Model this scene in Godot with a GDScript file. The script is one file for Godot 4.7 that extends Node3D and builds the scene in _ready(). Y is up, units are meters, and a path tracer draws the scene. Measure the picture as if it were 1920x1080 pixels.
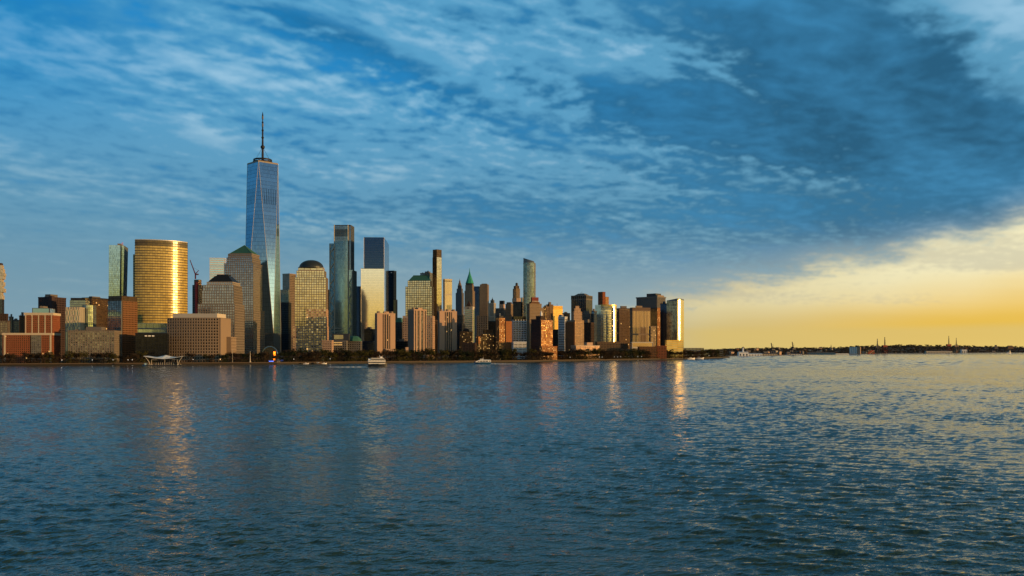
extends Node3D
# A city waterfront at sunset seen across a wide river. Metres, y up, camera looks along -z.

const EYE := 22.0            # camera height above the water
const FOCAL := 1700.0        # focal length in units of a 1920 wide picture
const HORIZON := 656.0       # row of the horizon in such a picture
const LAND := 3.0            # height of the city ground above the water
const SUN_SIDE := 72.0        # the sun stands behind the camera, this far to its right
const SUN_UP := 3.5

var noise_a := FastNoiseLite.new()
var noise_b := FastNoiseLite.new()
var noise_c := FastNoiseLite.new()
var rng := RandomNumberGenerator.new()
var mats := {}
var used := {}

# ------------------------------------------------------------------ small helpers

class Shape:
	var v := PackedVector3Array()
	var c := PackedColorArray()
	var i := PackedInt32Array()
	func quad(a: Vector3, b: Vector3, d: Vector3, e: Vector3, col := Color.WHITE) -> void:
		var n := v.size()
		v.append(a); v.append(b); v.append(d); v.append(e)
		c.append(col); c.append(col); c.append(col); c.append(col)
		i.append(n); i.append(n + 1); i.append(n + 2); i.append(n); i.append(n + 2); i.append(n + 3)
	func tri(a: Vector3, b: Vector3, d: Vector3, col := Color.WHITE) -> void:
		var n := v.size()
		v.append(a); v.append(b); v.append(d)
		c.append(col); c.append(col); c.append(col)
		i.append(n); i.append(n + 1); i.append(n + 2)
	func box(lo: Vector3, hi: Vector3, col := Color.WHITE) -> void:
		var p := [Vector3(lo.x, lo.y, lo.z), Vector3(hi.x, lo.y, lo.z), Vector3(lo.x, hi.y, lo.z), Vector3(hi.x, hi.y, lo.z), Vector3(lo.x, lo.y, hi.z), Vector3(hi.x, lo.y, hi.z), Vector3(lo.x, hi.y, hi.z), Vector3(hi.x, hi.y, hi.z)]
		quad(p[4], p[6], p[7], p[5], col)
		quad(p[1], p[3], p[2], p[0], col)
		quad(p[5], p[7], p[3], p[1], col)
		quad(p[0], p[2], p[6], p[4], col)
		quad(p[6], p[2], p[3], p[7], col)
		quad(p[0], p[4], p[5], p[1], col)
	func bar(a: Vector3, b: Vector3, ra: float, rb := -1.0, sides := 6, col := Color.WHITE) -> void:
		if rb < 0.0:
			rb = ra
		var w := (b - a).normalized()
		var s := w.cross(Vector3(0, 1, 0) if absf(w.y) < 0.9 else Vector3(1, 0, 0)).normalized()
		var t := s.cross(w)
		for k in sides:
			var e0 := s * cos(TAU * k / sides) + t * sin(TAU * k / sides)
			var e1 := s * cos(TAU * (k + 1) / sides) + t * sin(TAU * (k + 1) / sides)
			quad(a + e0 * ra, a + e1 * ra, b + e1 * rb, b + e0 * rb, col)
			tri(b + e0 * rb, b + e1 * rb, b, col)
			tri(a + e1 * ra, a + e0 * ra, a, col)
	func lathe(prof: Array, sides: int, at := Vector3.ZERO, col := Color.WHITE) -> void:   # prof: Vector2(radius, height), from the bottom up
		for k in sides:
			var e0 := Vector3(cos(TAU * k / sides), 0, sin(TAU * k / sides))
			var e1 := Vector3(cos(TAU * (k + 1) / sides), 0, sin(TAU * (k + 1) / sides))
			for j in prof.size() - 1:
				var p: Vector2 = prof[j]
				var q: Vector2 = prof[j + 1]
				quad(at + e0 * p.x + Vector3(0, p.y, 0), at + e0 * q.x + Vector3(0, q.y, 0), at + e1 * q.x + Vector3(0, q.y, 0), at + e1 * p.x + Vector3(0, p.y, 0), col)
	func mesh() -> ArrayMesh:
		var a := []
		a.resize(Mesh.ARRAY_MAX)
		a[Mesh.ARRAY_VERTEX] = v
		a[Mesh.ARRAY_COLOR] = c
		a[Mesh.ARRAY_INDEX] = i
		var m := ArrayMesh.new()
		m.add_surface_from_arrays(Mesh.PRIMITIVE_TRIANGLES, a)
		return m

func lin(r: float, g: float, b: float) -> Color:
	return Color(r, g, b).linear_to_srgb()

func mat(called: String, r: float, g: float, b: float, rough := 0.85, metal := 0.0, spec := 0.35, tinted := false) -> StandardMaterial3D:
	var m := StandardMaterial3D.new()
	m.resource_name = called
	m.albedo_color = lin(r, g, b)
	m.roughness = rough
	m.metallic = metal
	m.metallic_specular = spec
	m.vertex_color_use_as_albedo = tinted
	mats[called] = m
	return m

func numbered(called: String) -> String:
	if not used.has(called):
		used[called] = 0
		return called
	used[called] += 1
	return "%s_%03d" % [called, used[called]]

func thing(called: String, label: String, category: String, at := Vector3.ZERO, turn := 0.0, group := "") -> Node3D:
	var o := Node3D.new()
	o.name = numbered(called)
	add_child(o, true)
	o.position = at
	o.rotation.y = turn
	tag(o, label, category, group)
	return o

func tag(o: Node, label: String, category: String, group := "") -> void:
	o.set_meta("label", label)
	o.set_meta("category", category)
	if group:
		o.set_meta("group", group)

func part(called: String, s: Shape, m: Material, parent: Node, stuff := false) -> MeshInstance3D:
	if s.v.is_empty():
		return null
	var o := MeshInstance3D.new()
	o.mesh = s.mesh()
	o.material_override = m
	o.name = called
	parent.add_child(o, true)
	var n := 0
	for sib in parent.get_children():
		if sib != o and (sib.name == called or str(sib.name).begins_with(called + "_0")):
			n += 1
	o.name = called if n == 0 else "%s_%03d" % [called, n]
	if stuff:
		o.set_meta("kind", "stuff")
	return o

func structure(called: String, m: Mesh, material: Material) -> MeshInstance3D:
	var o := MeshInstance3D.new()
	o.mesh = m
	o.material_override = material
	o.name = numbered(called)
	o.set_meta("kind", "structure")
	add_child(o, true)
	return o

# where a column of the survey picture lies at a given forward distance; and a height there
func gx(px: float, z: float) -> float:
	return (px - 960.0) / FOCAL * z

func gy(py: float, z: float) -> float:
	return EYE + (HORIZON - py) / FOCAL * z

func shore(px: float) -> float:     # forward distance of the sea wall in each direction
	var xs := [-700.0, 0.0, 250.0, 520.0, 760.0, 1000.0, 1150.0, 1260.0, 1330.0, 1368.0]
	var zs := [1120.0, 1235.0, 1300.0, 1385.0, 1500.0, 1640.0, 1840.0, 2030.0, 2240.0, 2520.0]
	if px <= xs[0]:
		return zs[0]
	for k in xs.size() - 1:
		if px <= xs[k + 1]:
			return lerpf(zs[k], zs[k + 1], (px - xs[k]) / (xs[k + 1] - xs[k]))
	return zs[-1]

func table(x: float, xs: Array, ys: Array) -> float:
	if x <= xs[0]:
		return ys[0]
	for k in xs.size() - 1:
		if x <= xs[k + 1]:
			var t: float = (x - xs[k]) / (xs[k + 1] - xs[k])
			return lerpf(ys[k], ys[k + 1], t * t * (3.0 - 2.0 * t))
	return ys[-1]

func wipe(a: float, b: float, x: float) -> float:
	var t := clampf((x - a) / (b - a), 0.0, 1.0)
	return t * t * (3.0 - 2.0 * t)

# ------------------------------------------------------------------ the scene

func _ready() -> void:
	rng.seed = 7
	var cam := Camera3D.new()
	cam.name = "camera"
	cam.projection = Camera3D.PROJECTION_FRUSTUM
	cam.near = 1.0
	cam.far = 60000.0
	cam.size = 2.0 * 540.0 / FOCAL
	cam.frustum_offset = Vector2(0, (HORIZON - 540.0) / FOCAL)
	cam.position = Vector3(0, EYE, 0)
	add_child(cam)
	cam.current = true

	var env := Environment.new()
	env.background_mode = Environment.BG_SKY
	env.sky = Sky.new()
	env.sky.sky_material = make_sky()
	env.tonemap_mode = Environment.TONE_MAPPER_LINEAR
	env.tonemap_exposure = 1.0
	env.sdfgi_enabled = true
	env.ssao_enabled = true
	env.ssil_enabled = true
	var around := WorldEnvironment.new()
	around.name = "surroundings"
	around.environment = env
	add_child(around)

	var sun := DirectionalLight3D.new()
	sun.name = "sun"
	sun.light_color = Color(1.0, 0.77, 0.47)
	sun.light_energy = 1.35
	sun.light_angular_distance = 0.5
	sun.shadow_enabled = true
	var up := deg_to_rad(SUN_UP)
	var side := deg_to_rad(SUN_SIDE)
	var to_sun := Vector3(sin(side) * cos(up), sin(up), cos(side) * cos(up))
	sun.look_at_from_position(Vector3.ZERO, -to_sun, Vector3.UP)
	add_child(sun)

	make_materials()
	build_water()
	build_ground()
	build_far_side()
	build_left_side()
	build_middle()
	build_south()
	build_shore_things()
	build_trees()
	build_boats()
	build_near_bank()

# ------------------------------------------------------------------ sky

# cloud masses: centre (degrees right of the view, degrees up), half sizes, tilt, amount (positive dark, negative thin and bright)
const MASSES := [
	[21.0, 13.3, 10.5, 5.4, -14.0, 1.5], [17.0, 18.8, 7.5, 3.8, -20.0, 1.1], [26.5, 10.5, 7.5, 3.0, -8.0, 0.8],
	[9.5, 14.3, 10.5, 1.25, -20.0, 0.75], [7.0, 11.9, 10.0, 1.1, -19.0, 0.6], [-8.0, 17.6, 7.5, 0.85, -20.0, 0.85], [-12.5, 19.2, 4.5, 0.6, -12.0, 0.7],
	[-3.8, 20.2, 2.6, 0.75, -4.0, 0.8], [0.5, 16.6, 3.0, 0.6, -25.0, 0.5], [-26.0, 18.6, 4.0, 1.0, -15.0, 0.25], [-20.5, 16.0, 2.0, 0.5, -15.0, 0.3],
	[11.0, 7.2, 16.0, 2.2, -4.0, 0.45], [2.0, 9.3, 7.0, 0.8, -10.0, 0.4], [-1.0, 7.8, 9.0, 1.0, -6.0, 0.3], [23.0, 7.9, 8.0, 1.3, 4.0, 0.35],
	[-19.0, 13.1, 2.2, 1.0, -10.0, -1.1], [-17.6, 12.6, 1.2, 0.5, 0.0, -0.5], [-9.0, 10.7, 3.4, 0.6, 6.0, -0.6], [-4.5, 18.2, 3.0, 0.9, -15.0, -0.5],
	[3.5, 17.9, 3.6, 0.9, -20.0, -0.6], [7.5, 17.6, 3.2, 1.0, -18.0, -0.7], [4.0, 13.0, 4.0, 0.55, -18.0, -0.75], [8.5, 12.2, 3.5, 0.45, -10.0, -0.6],
	[27.8, 17.8, 4.8, 2.4, -35.0, -1.9], [23.0, 9.3, 6.0, 0.35, -6.0, -0.45], [12.5, 9.6, 3.0, 0.3, -5.0, -0.35], [-12.0, 15.0, 8.0, 1.6, -15.0, -0.25],
]

func sky_color(az: float, el: float) -> Color:
	# az: degrees right of the view direction, el: degrees up
	if el <= 0.0:
		el = 0.0
	var e := deg_to_rad(el)
	var a := deg_to_rad(az)
	# position on the cloud sheet, turned so that the cloud streets run along u
	var reach := 1.0 / (sin(e) + 0.055)
	var px := sin(a) * cos(e) * reach
	var pz := cos(a) * cos(e) * reach
	var vp := deg_to_rad(44.0)
	var u := px * sin(vp) + pz * cos(vp)
	var w := px * cos(vp) - pz * sin(vp)
	var wu := noise_c.get_noise_2d(u * 55.0, w * 70.0) * 0.30
	var ww := noise_c.get_noise_2d(u * 55.0 + 71.0, w * 70.0 - 33.0) * 0.22
	var street := noise_a.get_noise_2d((u + wu) * 66.0, (w + ww) * 165.0) * 1.9
	var puff := noise_b.get_noise_2d((u + wu * 0.4) * 520.0, (w + ww * 0.4) * 720.0) * 2.3
	var veil := noise_a.get_noise_2d((u - ww) * 20.0 + 200.0, (w + wu) * 50.0) * 1.6
	var low_streak := noise_b.get_noise_2d(az * 1.1, el * 14.0 + az * 0.5)

	var g := 0.0
	for m in MASSES:
		var dx: float = az - m[0]
		var dy: float = el - m[1]
		if absf(dx) > 3.0 * m[2] or absf(dy) > 3.0 * m[2]:
			continue
		var t: float = deg_to_rad(m[4])
		var q: float = (dx * cos(t) + dy * sin(t)) / m[2]
		var r: float = (dy * cos(t) - dx * sin(t)) / m[3]
		q += wu * 0.6 + street * 0.2
		r += ww * 1.4 + puff * 0.30 + street * 0.30
		g += m[5] * exp(-q * q - r * r)
	# outside the view the same broken deck goes on
	var away := wipe(34.0, 60.0, absf(az))
	g = lerpf(g, 0.30 + veil * 0.5, away)
	g = lerpf(g, 0.25, wipe(22.0, 32.0, el) * (1.0 - away))
	var fine := (0.75 * wipe(3.0, 10.0, el) + 0.15) * lerpf(0.66, 1.12, wipe(-26.0, -10.0, az)) * (1.0 - 0.55 * wipe(10.0, 19.0, az))
	var dark := clampf(wipe(-0.22, 1.10, g * 1.0 + street * 0.62 * fine + puff * 0.62 * fine + veil * 0.14), 0.0, 1.0)
	var thin := 0.85 * clampf(-g * 0.85 - 0.12 + veil * 0.35 - puff * 0.55 * fine - street * 0.35, 0.0, 1.0)

	# the blue of the deck, from the horizon up, and from the left to the right
	var high := wipe(2.0, 17.0, el)
	var right := wipe(-14.0, 24.0, az) * (1.0 - wipe(120.0, 175.0, az))
	var mid := Color(0.145, 0.300, 0.405).lerp(Color(0.098, 0.350, 0.585), high)
	mid = mid.lerp(Color(0.115, 0.310, 0.450), right * 0.5)
	var deep := Color(0.065, 0.195, 0.300).lerp(Color(0.014, 0.168, 0.385), high)
	deep = deep.lerp(Color(0.036, 0.160, 0.290), right * 0.85)
	var pale := Color(0.270, 0.420, 0.480).lerp(Color(0.320, 0.560, 0.745), high)
	var corner := wipe(-17.0, -31.0, az) * wipe(9.0, 19.0, el) * (1.0 - away)
	mid = mid.lerp(Color(0.006, 0.235, 0.540), corner * 0.85)
	pale = pale.lerp(Color(0.06, 0.32, 0.62), corner * 0.7)
	deep = deep.lerp(Color(0.006, 0.135, 0.350), corner * 0.7)
	var over := wipe(21.0, 34.0, el)             # unseen deck overhead, greyed and darkened to dull the water and fill light
	mid = mid.lerp(Color(0.092, 0.155, 0.175), over)
	deep = deep.lerp(Color(0.050, 0.092, 0.110), over)
	pale = pale.lerp(Color(0.15, 0.235, 0.255), over)
	var c := mid.lerp(pale, thin)
	deep = deep * clampf(1.06 + 0.22 * street + 0.14 * puff + 0.25 * veil, 0.7, 1.6)
	c = c.lerp(deep, dark)

	# warm air near the horizon left of the gap
	var haze := (1.0 - wipe(-0.5, 8.5, el))
	var warm := wipe(-26.0, 6.0, az) * (1.0 - wipe(150.0, 180.0, az))
	c = c.lerp(Color(0.36, 0.43, 0.43), haze * (0.36 + 0.58 * warm))

	# the clear gap under the deck: from the right of the view round behind to the sun
	var edge := table(az, [-180.0, -158.0, -140.0, -110.0, -8.0, 4.0, 11.0, 15.0, 21.0, 26.0, 30.0, 50.0, 90.0, 128.0, 158.0, 180.0], [6.2, 4.2, 2.5, 0.3, 0.2, 1.3, 3.0, 3.9, 5.0, 5.9, 6.9, 9.0, 11.0, 10.5, 8.0, 6.2])
	var there := table(az, [-180.0, -155.0, -125.0, -90.0, -6.0, 4.0, 13.0], [0.95, 0.65, 0.15, 0.0, 0.0, 0.40, 1.0])
	var ragged := edge + street * 0.45 + puff * 0.25 + low_streak * 0.4
	var clear := (1.0 - wipe(-0.5, 0.95, el - ragged)) * there
	var round_az := az + 360.0 if az < -90.0 else az
	var sunward := exp(-pow((round_az - 112.0) / 52.0, 2.0))
	var depth := clampf(el / maxf(edge, 0.5), 0.0, 1.0)
	var gold := Color(0.66, 0.51, 0.20).lerp(Color(0.80, 0.51, 0.085), wipe(10.0, 27.0, round_az))
	var cream := Color(0.72, 0.62, 0.34).lerp(Color(0.86, 0.79, 0.50), wipe(10.0, 27.0, round_az))
	var band := gold.lerp(cream, wipe(0.18, 0.9, depth + low_streak * 0.12))
	band = band.lerp(Color(0.70, 0.52, 0.17), (1.0 - wipe(1.0, 1.5, el + low_streak * 0.3)) * 0.7)
	band *= 1.0 + 0.10 * low_streak
	band = band.lerp(Color(0.46, 0.44, 0.34), clampf(wipe(0.10, 0.5, low_streak + 0.10 * puff), 0.0, 1.0) * 0.55)
	band = band * 0.95 * (1.0 + 1.5 * sunward)
	c = c.lerp(band, clear)
	# light caught by the underside of the deck just above the gap
	var under := exp(-pow(maxf(el - ragged, 0.0) / 1.3, 2.0)) * there * (1.0 - clear)
	c = c.lerp(Color(0.40, 0.44, 0.38), under * 0.45)
	c.a = 1.0
	return c

func make_sky() -> PanoramaSkyMaterial:
	noise_a.seed = 11; noise_a.frequency = 0.011; noise_a.fractal_octaves = 5; noise_a.fractal_gain = 0.52
	noise_b.seed = 29; noise_b.frequency = 0.011; noise_b.fractal_octaves = 5; noise_b.fractal_gain = 0.56
	noise_c.seed = 5; noise_c.frequency = 0.011; noise_c.fractal_octaves = 3
	var w := 768
	var h := 384
	var all := Image.create(w, h, false, Image.FORMAT_RGBAF)
	for y in h:
		var el := 90.0 - (y + 0.5) / h * 180.0
		for x in w:
			all.set_pixel(x, y, sky_color(wrapf((x + 0.5) / w * 360.0, -180.0, 180.0), el) if el > -1.0 else Color(0.03, 0.045, 0.05))
	all.resize(4096, 2048, Image.INTERPOLATE_BILINEAR)
	for y in range(766, 1026):            # the sky around the view in full detail
		var el := 90.0 - (y + 0.5) / 2048.0 * 180.0
		for x in range(-408, 408):           # the column of the view direction is the seam
			all.set_pixel(posmod(x, 4096), y, sky_color((x + 0.5) / 4096.0 * 360.0, el))
	var m := PanoramaSkyMaterial.new()
	m.panorama = ImageTexture.create_from_image(all)
	return m

# ------------------------------------------------------------------ water

# two wind-wave height fields on a periodic square tile (n x n cells, side metres), as a random spectrum turned into heights by an FFT
func waves(n: int, side: float, shortest: float, longest: float, wind: float, fall: float, spread: float, slope: float, salt: int) -> Array:
	var r := RandomNumberGenerator.new()
	r.seed = salt
	var re := PackedFloat64Array(); re.resize(n * n)
	var im := PackedFloat64Array(); im.resize(n * n)
	for half in 2:
		for ky in range(-n / 2 + 1, n / 2):
			for kx in range(0, n / 2):
				if kx == 0 and ky <= 0:
					continue
				var k := sqrt(float(kx * kx + ky * ky)) * TAU / side
				var lam := TAU / k
				if lam < shortest or lam > longest:
					continue
				var ang := absf(angle_difference(atan2(float(ky), float(kx)), wind))
				ang = minf(ang, PI - ang)
				var amp := pow(k, -fall) * exp(-pow(ang / spread, 2.0)) * exp(-pow(lam / longest, 4.0) * 2.0)
				var ph := r.randf() * TAU
				amp *= sqrt(-2.0 * log(r.randf() + 1e-9))
				var a := amp * cos(ph)
				var b := amp * sin(ph)
				var i0 := ((ky + n) % n) * n + kx
				var i1 := ((n - ky) % n) * n + (n - kx) % n
				# a real field: conjugate pairs; the second field goes into the imaginary part
				if half == 0:
					re[i0] += a; im[i0] += b; re[i1] += a; im[i1] -= b
				else:
					re[i0] -= b; im[i0] += a; re[i1] += b; im[i1] += a
	var cs := PackedFloat64Array(); var sn := PackedFloat64Array()
	for j in n / 2:
		cs.append(cos(TAU * j / n)); sn.append(sin(TAU * j / n))
	var rev := PackedInt32Array(); rev.resize(n)
	var bits := int(round(log(n) / log(2.0)))
	for j in n:
		var q := 0
		for b in bits:
			if j & (1 << b):
				q |= 1 << (bits - 1 - b)
		rev[j] = q
	for pass_ in 2:
		for line in n:
			var base := line * n if pass_ == 0 else line
			var step := 1 if pass_ == 0 else n
			var lr := PackedFloat64Array(); lr.resize(n)
			var li := PackedFloat64Array(); li.resize(n)
			for j in n:
				var at := base + rev[j] * step
				lr[j] = re[at]; li[j] = im[at]
			var m := 1
			while m < n:
				var hop := n / (2 * m)
				for j in m:
					var c := cs[j * hop]
					var s := sn[j * hop]
					var p := j
					while p < n:
						var q := p + m
						var tr := lr[q] * c - li[q] * s
						var ti := lr[q] * s + li[q] * c
						lr[q] = lr[p] - tr; li[q] = li[p] - ti
						lr[p] += tr; li[p] += ti
						p += 2 * m
				m *= 2
			for j in n:
				var at := base + j * step
				re[at] = lr[j]; im[at] = li[j]
	var cell := side / n
	var out := []
	for f in [re, im]:
		var sum := 0.0
		for y in range(0, n, 4):
			for x in n:
				var d: float = (f[y * n + (x + 1) % n] - f[y * n + x]) / cell
				var d2: float = (f[((y + 1) % n) * n + x] - f[y * n + x]) / cell
				sum += d * d + d2 * d2
		var gain := slope / sqrt(sum / (n * n / 4))
		var h := PackedFloat32Array(); h.resize(n * n)
		for j in n * n:
			h[j] = f[j] * gain
		out.append(h)
	return out

func normal_map(h: PackedFloat32Array, n: int, side: float, gain: float) -> ImageTexture:
	# u runs along +x and v along +z; strong slopes are stored divided by gain
	var im := Image.create(n, n, false, Image.FORMAT_RGB8)
	var cell := side / n
	for y in n:
		for x in n:
			var dx := (h[y * n + (x + 1) % n] - h[y * n + (x + n - 1) % n]) / (2.0 * cell) * gain
			var dz := (h[((y + 1) % n) * n + x] - h[((y + n - 1) % n) * n + x]) / (2.0 * cell) * gain
			var v := Vector3(-dx, dz, 1.0).normalized()
			im.set_pixel(x, y, Color(v.x * 0.5 + 0.5, v.y * 0.5 + 0.5, v.z * 0.5 + 0.5))
	return ImageTexture.create_from_image(im)

func sample(h: PackedFloat32Array, n: int, side: float, x: float, z: float) -> float:
	var fx := fposmod(x / side, 1.0) * n
	var fz := fposmod(z / side, 1.0) * n
	var x0 := int(fx) % n
	var z0 := int(fz) % n
	var x1 := (x0 + 1) % n
	var z1 := (z0 + 1) % n
	var tx := fx - floorf(fx)
	var tz := fz - floorf(fz)
	var p := h[z0 * n + x0]
	var q := h[z1 * n + x0]
	p += (h[z0 * n + x1] - p) * tx
	q += (h[z1 * n + x1] - q) * tx
	return p + (q - p) * tz

func water_material(called: String, bumps: Texture2D, rough: float, strength: float) -> StandardMaterial3D:
	var m := mat(called, 0.028, 0.064, 0.050, rough, 0.0, 0.30)
	m.normal_enabled = true
	m.normal_texture = bumps
	m.normal_scale = strength
	return m

func sheet(rows: PackedFloat64Array, cols: int, spread: float, extra: float, field: Callable, tile: float) -> ArrayMesh:
	# rows of points across the view, farther apart with distance
	var nr := rows.size()
	var v := PackedVector3Array(); v.resize(nr * cols)
	var uv := PackedVector2Array(); uv.resize(nr * cols)
	var nn := PackedVector3Array(); nn.resize(nr * cols)
	for r in nr:
		var z := rows[r]
		var half := spread * z + extra
		for c in cols:
			var x := (2.0 * c / (cols - 1) - 1.0) * half
			var y: float = field.call(x, z)
			v[r * cols + c] = Vector3(x, y, -z)
			var wx := noise_c.get_noise_2d(x * 0.5, z * 0.5) * 9.0
			var wz := noise_c.get_noise_2d(x * 0.5 + 300.0, z * 0.5) * 9.0
			uv[r * cols + c] = Vector2((x + wx) / tile, (-z + wz) / tile)
	for r in nr:
		for c in cols:
			var l := v[r * cols + maxi(c - 1, 0)]
			var rt := v[r * cols + mini(c + 1, cols - 1)]
			var nr_ := v[maxi(r - 1, 0) * cols + c]
			var fr := v[mini(r + 1, nr - 1) * cols + c]
			nn[r * cols + c] = (rt - l).cross(fr - nr_).normalized()
	var idx := PackedInt32Array(); idx.resize((nr - 1) * (cols - 1) * 6)
	var k := 0
	for r in nr - 1:
		for c in cols - 1:
			var a := r * cols + c
			idx[k] = a; idx[k + 1] = a + cols; idx[k + 2] = a + cols + 1
			idx[k + 3] = a; idx[k + 4] = a + cols + 1; idx[k + 5] = a + 1
			k += 6
	var arr := []
	arr.resize(Mesh.ARRAY_MAX)
	arr[Mesh.ARRAY_VERTEX] = v
	arr[Mesh.ARRAY_NORMAL] = nn
	arr[Mesh.ARRAY_TEX_UV] = uv
	arr[Mesh.ARRAY_INDEX] = idx
	var m := ArrayMesh.new()
	m.add_surface_from_arrays(Mesh.PRIMITIVE_TRIANGLES, arr)
	return m

func build_water() -> void:
	var big := waves(256, 90.0, 0.9, 11.0, deg_to_rad(78.0), 1.65, 0.85, 0.15, 3)
	var small := waves(512, 26.0, 0.14, 2.6, deg_to_rad(62.0), 1.65, 0.95, 0.185, 8)
	var far_swell := waves(256, 420.0, 11.0, 34.0, deg_to_rad(80.0), 2.0, 0.8, 0.085, 31)
	var s := [sin(0.6), cos(0.6)]
	var field := func(x: float, z: float) -> float:
		var fade := 1.0 - wipe(520.0, 1700.0, z)
		if fade <= 0.0:
			return sample(far_swell[0], 256, 420.0, x, z)
		var group := 0.7 + 1.3 * noise_c.get_noise_2d(x * 1.6, z * 1.1)
		return ((0.85 + 0.9 * noise_c.get_noise_2d(x * 0.9 + 500.0, z * 0.6)) * sample(big[0], 256, 90.0, x, z) + 0.7 * group * sample(big[1], 256, 73.0, x * s[1] * 0.2 + x * 0.8 + z * 0.13, z - x * 0.21)) * fade + (sample(far_swell[0], 256, 420.0, x, z) * (1.0 - fade) if fade < 1.0 else 0.0)
	var rows := PackedFloat64Array()
	var z := 60.0
	while z < 1000.0:
		rows.append(z)
		z += maxf(0.22, z * 0.0043 - 0.08)
	rows.append(1000.0)
	var surface := water_material("river", normal_map(small[0], 512, 26.0, 1.0), 0.06, 1.0)
	structure("river_water", sheet(rows, 660, 0.66, 14.0, field, 26.0), surface)
	var far_rows := PackedFloat64Array()
	z = 1000.0
	while z < 40000.0:
		far_rows.append(z)
		z *= 1.0045 if z < 4200.0 else 1.06
	far_rows.append(40000.0)
	structure("river_water", sheet(far_rows, 600, 0.72, 0.0, func(x: float, z2: float) -> float: return field.call(x, z2) * (1.0 - wipe(4000.0, 5000.0, z2)), 26.0), surface)

# ------------------------------------------------------------------ buildings

# a facade style: storey height, bay width, band height and depth, pier width and depth, wall and glass materials, pane tilt (radians), tone spread, share of panes glowing as painted sun glints
func style(storey: float, bay: float, band: float, pier: float, wall: String, glass: String, tilt := 0.004, spread := 0.35, glinting := 0.0, depth := 0.45, shut := 0.0) -> Dictionary:
	return {"storey": storey, "bay": bay, "band": band, "pier": pier, "wall": wall, "glass": glass, "tilt": tilt, "spread": spread, "glinting": glinting, "depth": depth, "shut": shut}

class FaceSet:                      # the shapes that one block collects
	var core := Shape.new()
	var grid := Shape.new()
	var panes := Shape.new()
	var glinting := Shape.new()

# a wall patch seen from outside: low left, low right, high right, high left
func facade(k: FaceSet, a: Vector3, b: Vector3, c: Vector3, d: Vector3, st: Dictionary, marks := []) -> void:
	k.core.quad(a, d, c, b)
	var w := maxf(a.distance_to(b), d.distance_to(c))
	var h := maxf(a.distance_to(d), b.distance_to(c))
	var n := (b - a + c - d).cross(d - a + c - b).normalized()
	var nb := maxi(1, roundi(w / st.bay))
	var nf := maxi(1, roundi(h / st.storey))
	var dep: float = st.depth
	var bv: float = st.band / h
	var pu: float = st.pier / w
	var out := n * dep
	if st.band > 0.0:
		for i in nf + 1:
			var v0 := clampf(float(i) / nf - bv * 0.5, 0.0, 1.0)
			var v1 := clampf(float(i) / nf + bv * 0.5, 0.0, 1.0)
			var p := a.lerp(d, v0)
			var q := b.lerp(c, v0)
			var r := b.lerp(c, v1)
			var s := a.lerp(d, v1)
			k.grid.quad(p + out, s + out, r + out, q + out)
			k.grid.quad(s + out, s, r, r + out)
			k.grid.quad(p, p + out, q + out, q)
	if st.pier > 0.0:
		var o2 := n * (dep + 0.06)
		for j in nb + 1:
			var u0 := clampf(float(j) / nb - pu * 0.5, 0.0, 1.0)
			var u1 := clampf(float(j) / nb + pu * 0.5, 0.0, 1.0)
			var p := a.lerp(b, u0)
			var q := a.lerp(b, u1)
			var r := d.lerp(c, u1)
			var s := d.lerp(c, u0)
			k.grid.quad(p + o2, s + o2, r + o2, q + o2)
			k.grid.quad(p, s, s + o2, p + o2)
			k.grid.quad(q + o2, r + o2, r, q)
	var tilt: float = st.tilt
	var gap := 0.03
	for i in nf:
		var v0 := (i + gap) / nf
		var v1 := (i + 1 - gap) / nf
		var a0 := a.lerp(d, v0)
		var b0 := b.lerp(c, v0)
		var a1 := a.lerp(d, v1)
		var b1 := b.lerp(c, v1)
		var row: float = 1.0 - st.spread * 0.4 * rng.randf()
		for j in nb:
			var u0 := (j + gap) / nb
			var u1 := (j + 1 - gap) / nb
			var tx := rng.randf_range(-tilt, tilt) * w / nb
			var ty := rng.randf_range(-tilt, tilt) * h / nf
			var lift := 0.06 + 0.5 * (absf(tx) + absf(ty))
			var t: float = row * (1.0 - st.spread * pow(rng.randf(), 1.6))
			for mk in marks:                # louvred or darker storeys: from, to, tone, whether every other bay only
				if v0 >= mk[0] and v0 < mk[1] and (not mk[3] or j % 2 == 0):
					t *= mk[2]
			var p := a0.lerp(b0, u0) + n * (lift - 0.5 * (tx + ty))
			var q := a0.lerp(b0, u1) + n * (lift + 0.5 * (tx - ty))
			var r := a1.lerp(b1, u1) + n * (lift + 0.5 * (tx + ty))
			var s := a1.lerp(b1, u0) + n * (lift - 0.5 * (tx - ty))
			var x := rng.randf()
			if x < st.glinting:
				k.glinting.quad(p, s, r, q)  # this pane glows in place of a sun reflection
			elif x < 1.0 - st.shut:
				k.panes.quad(p, s, r, q, Color(t, t, t))

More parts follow.
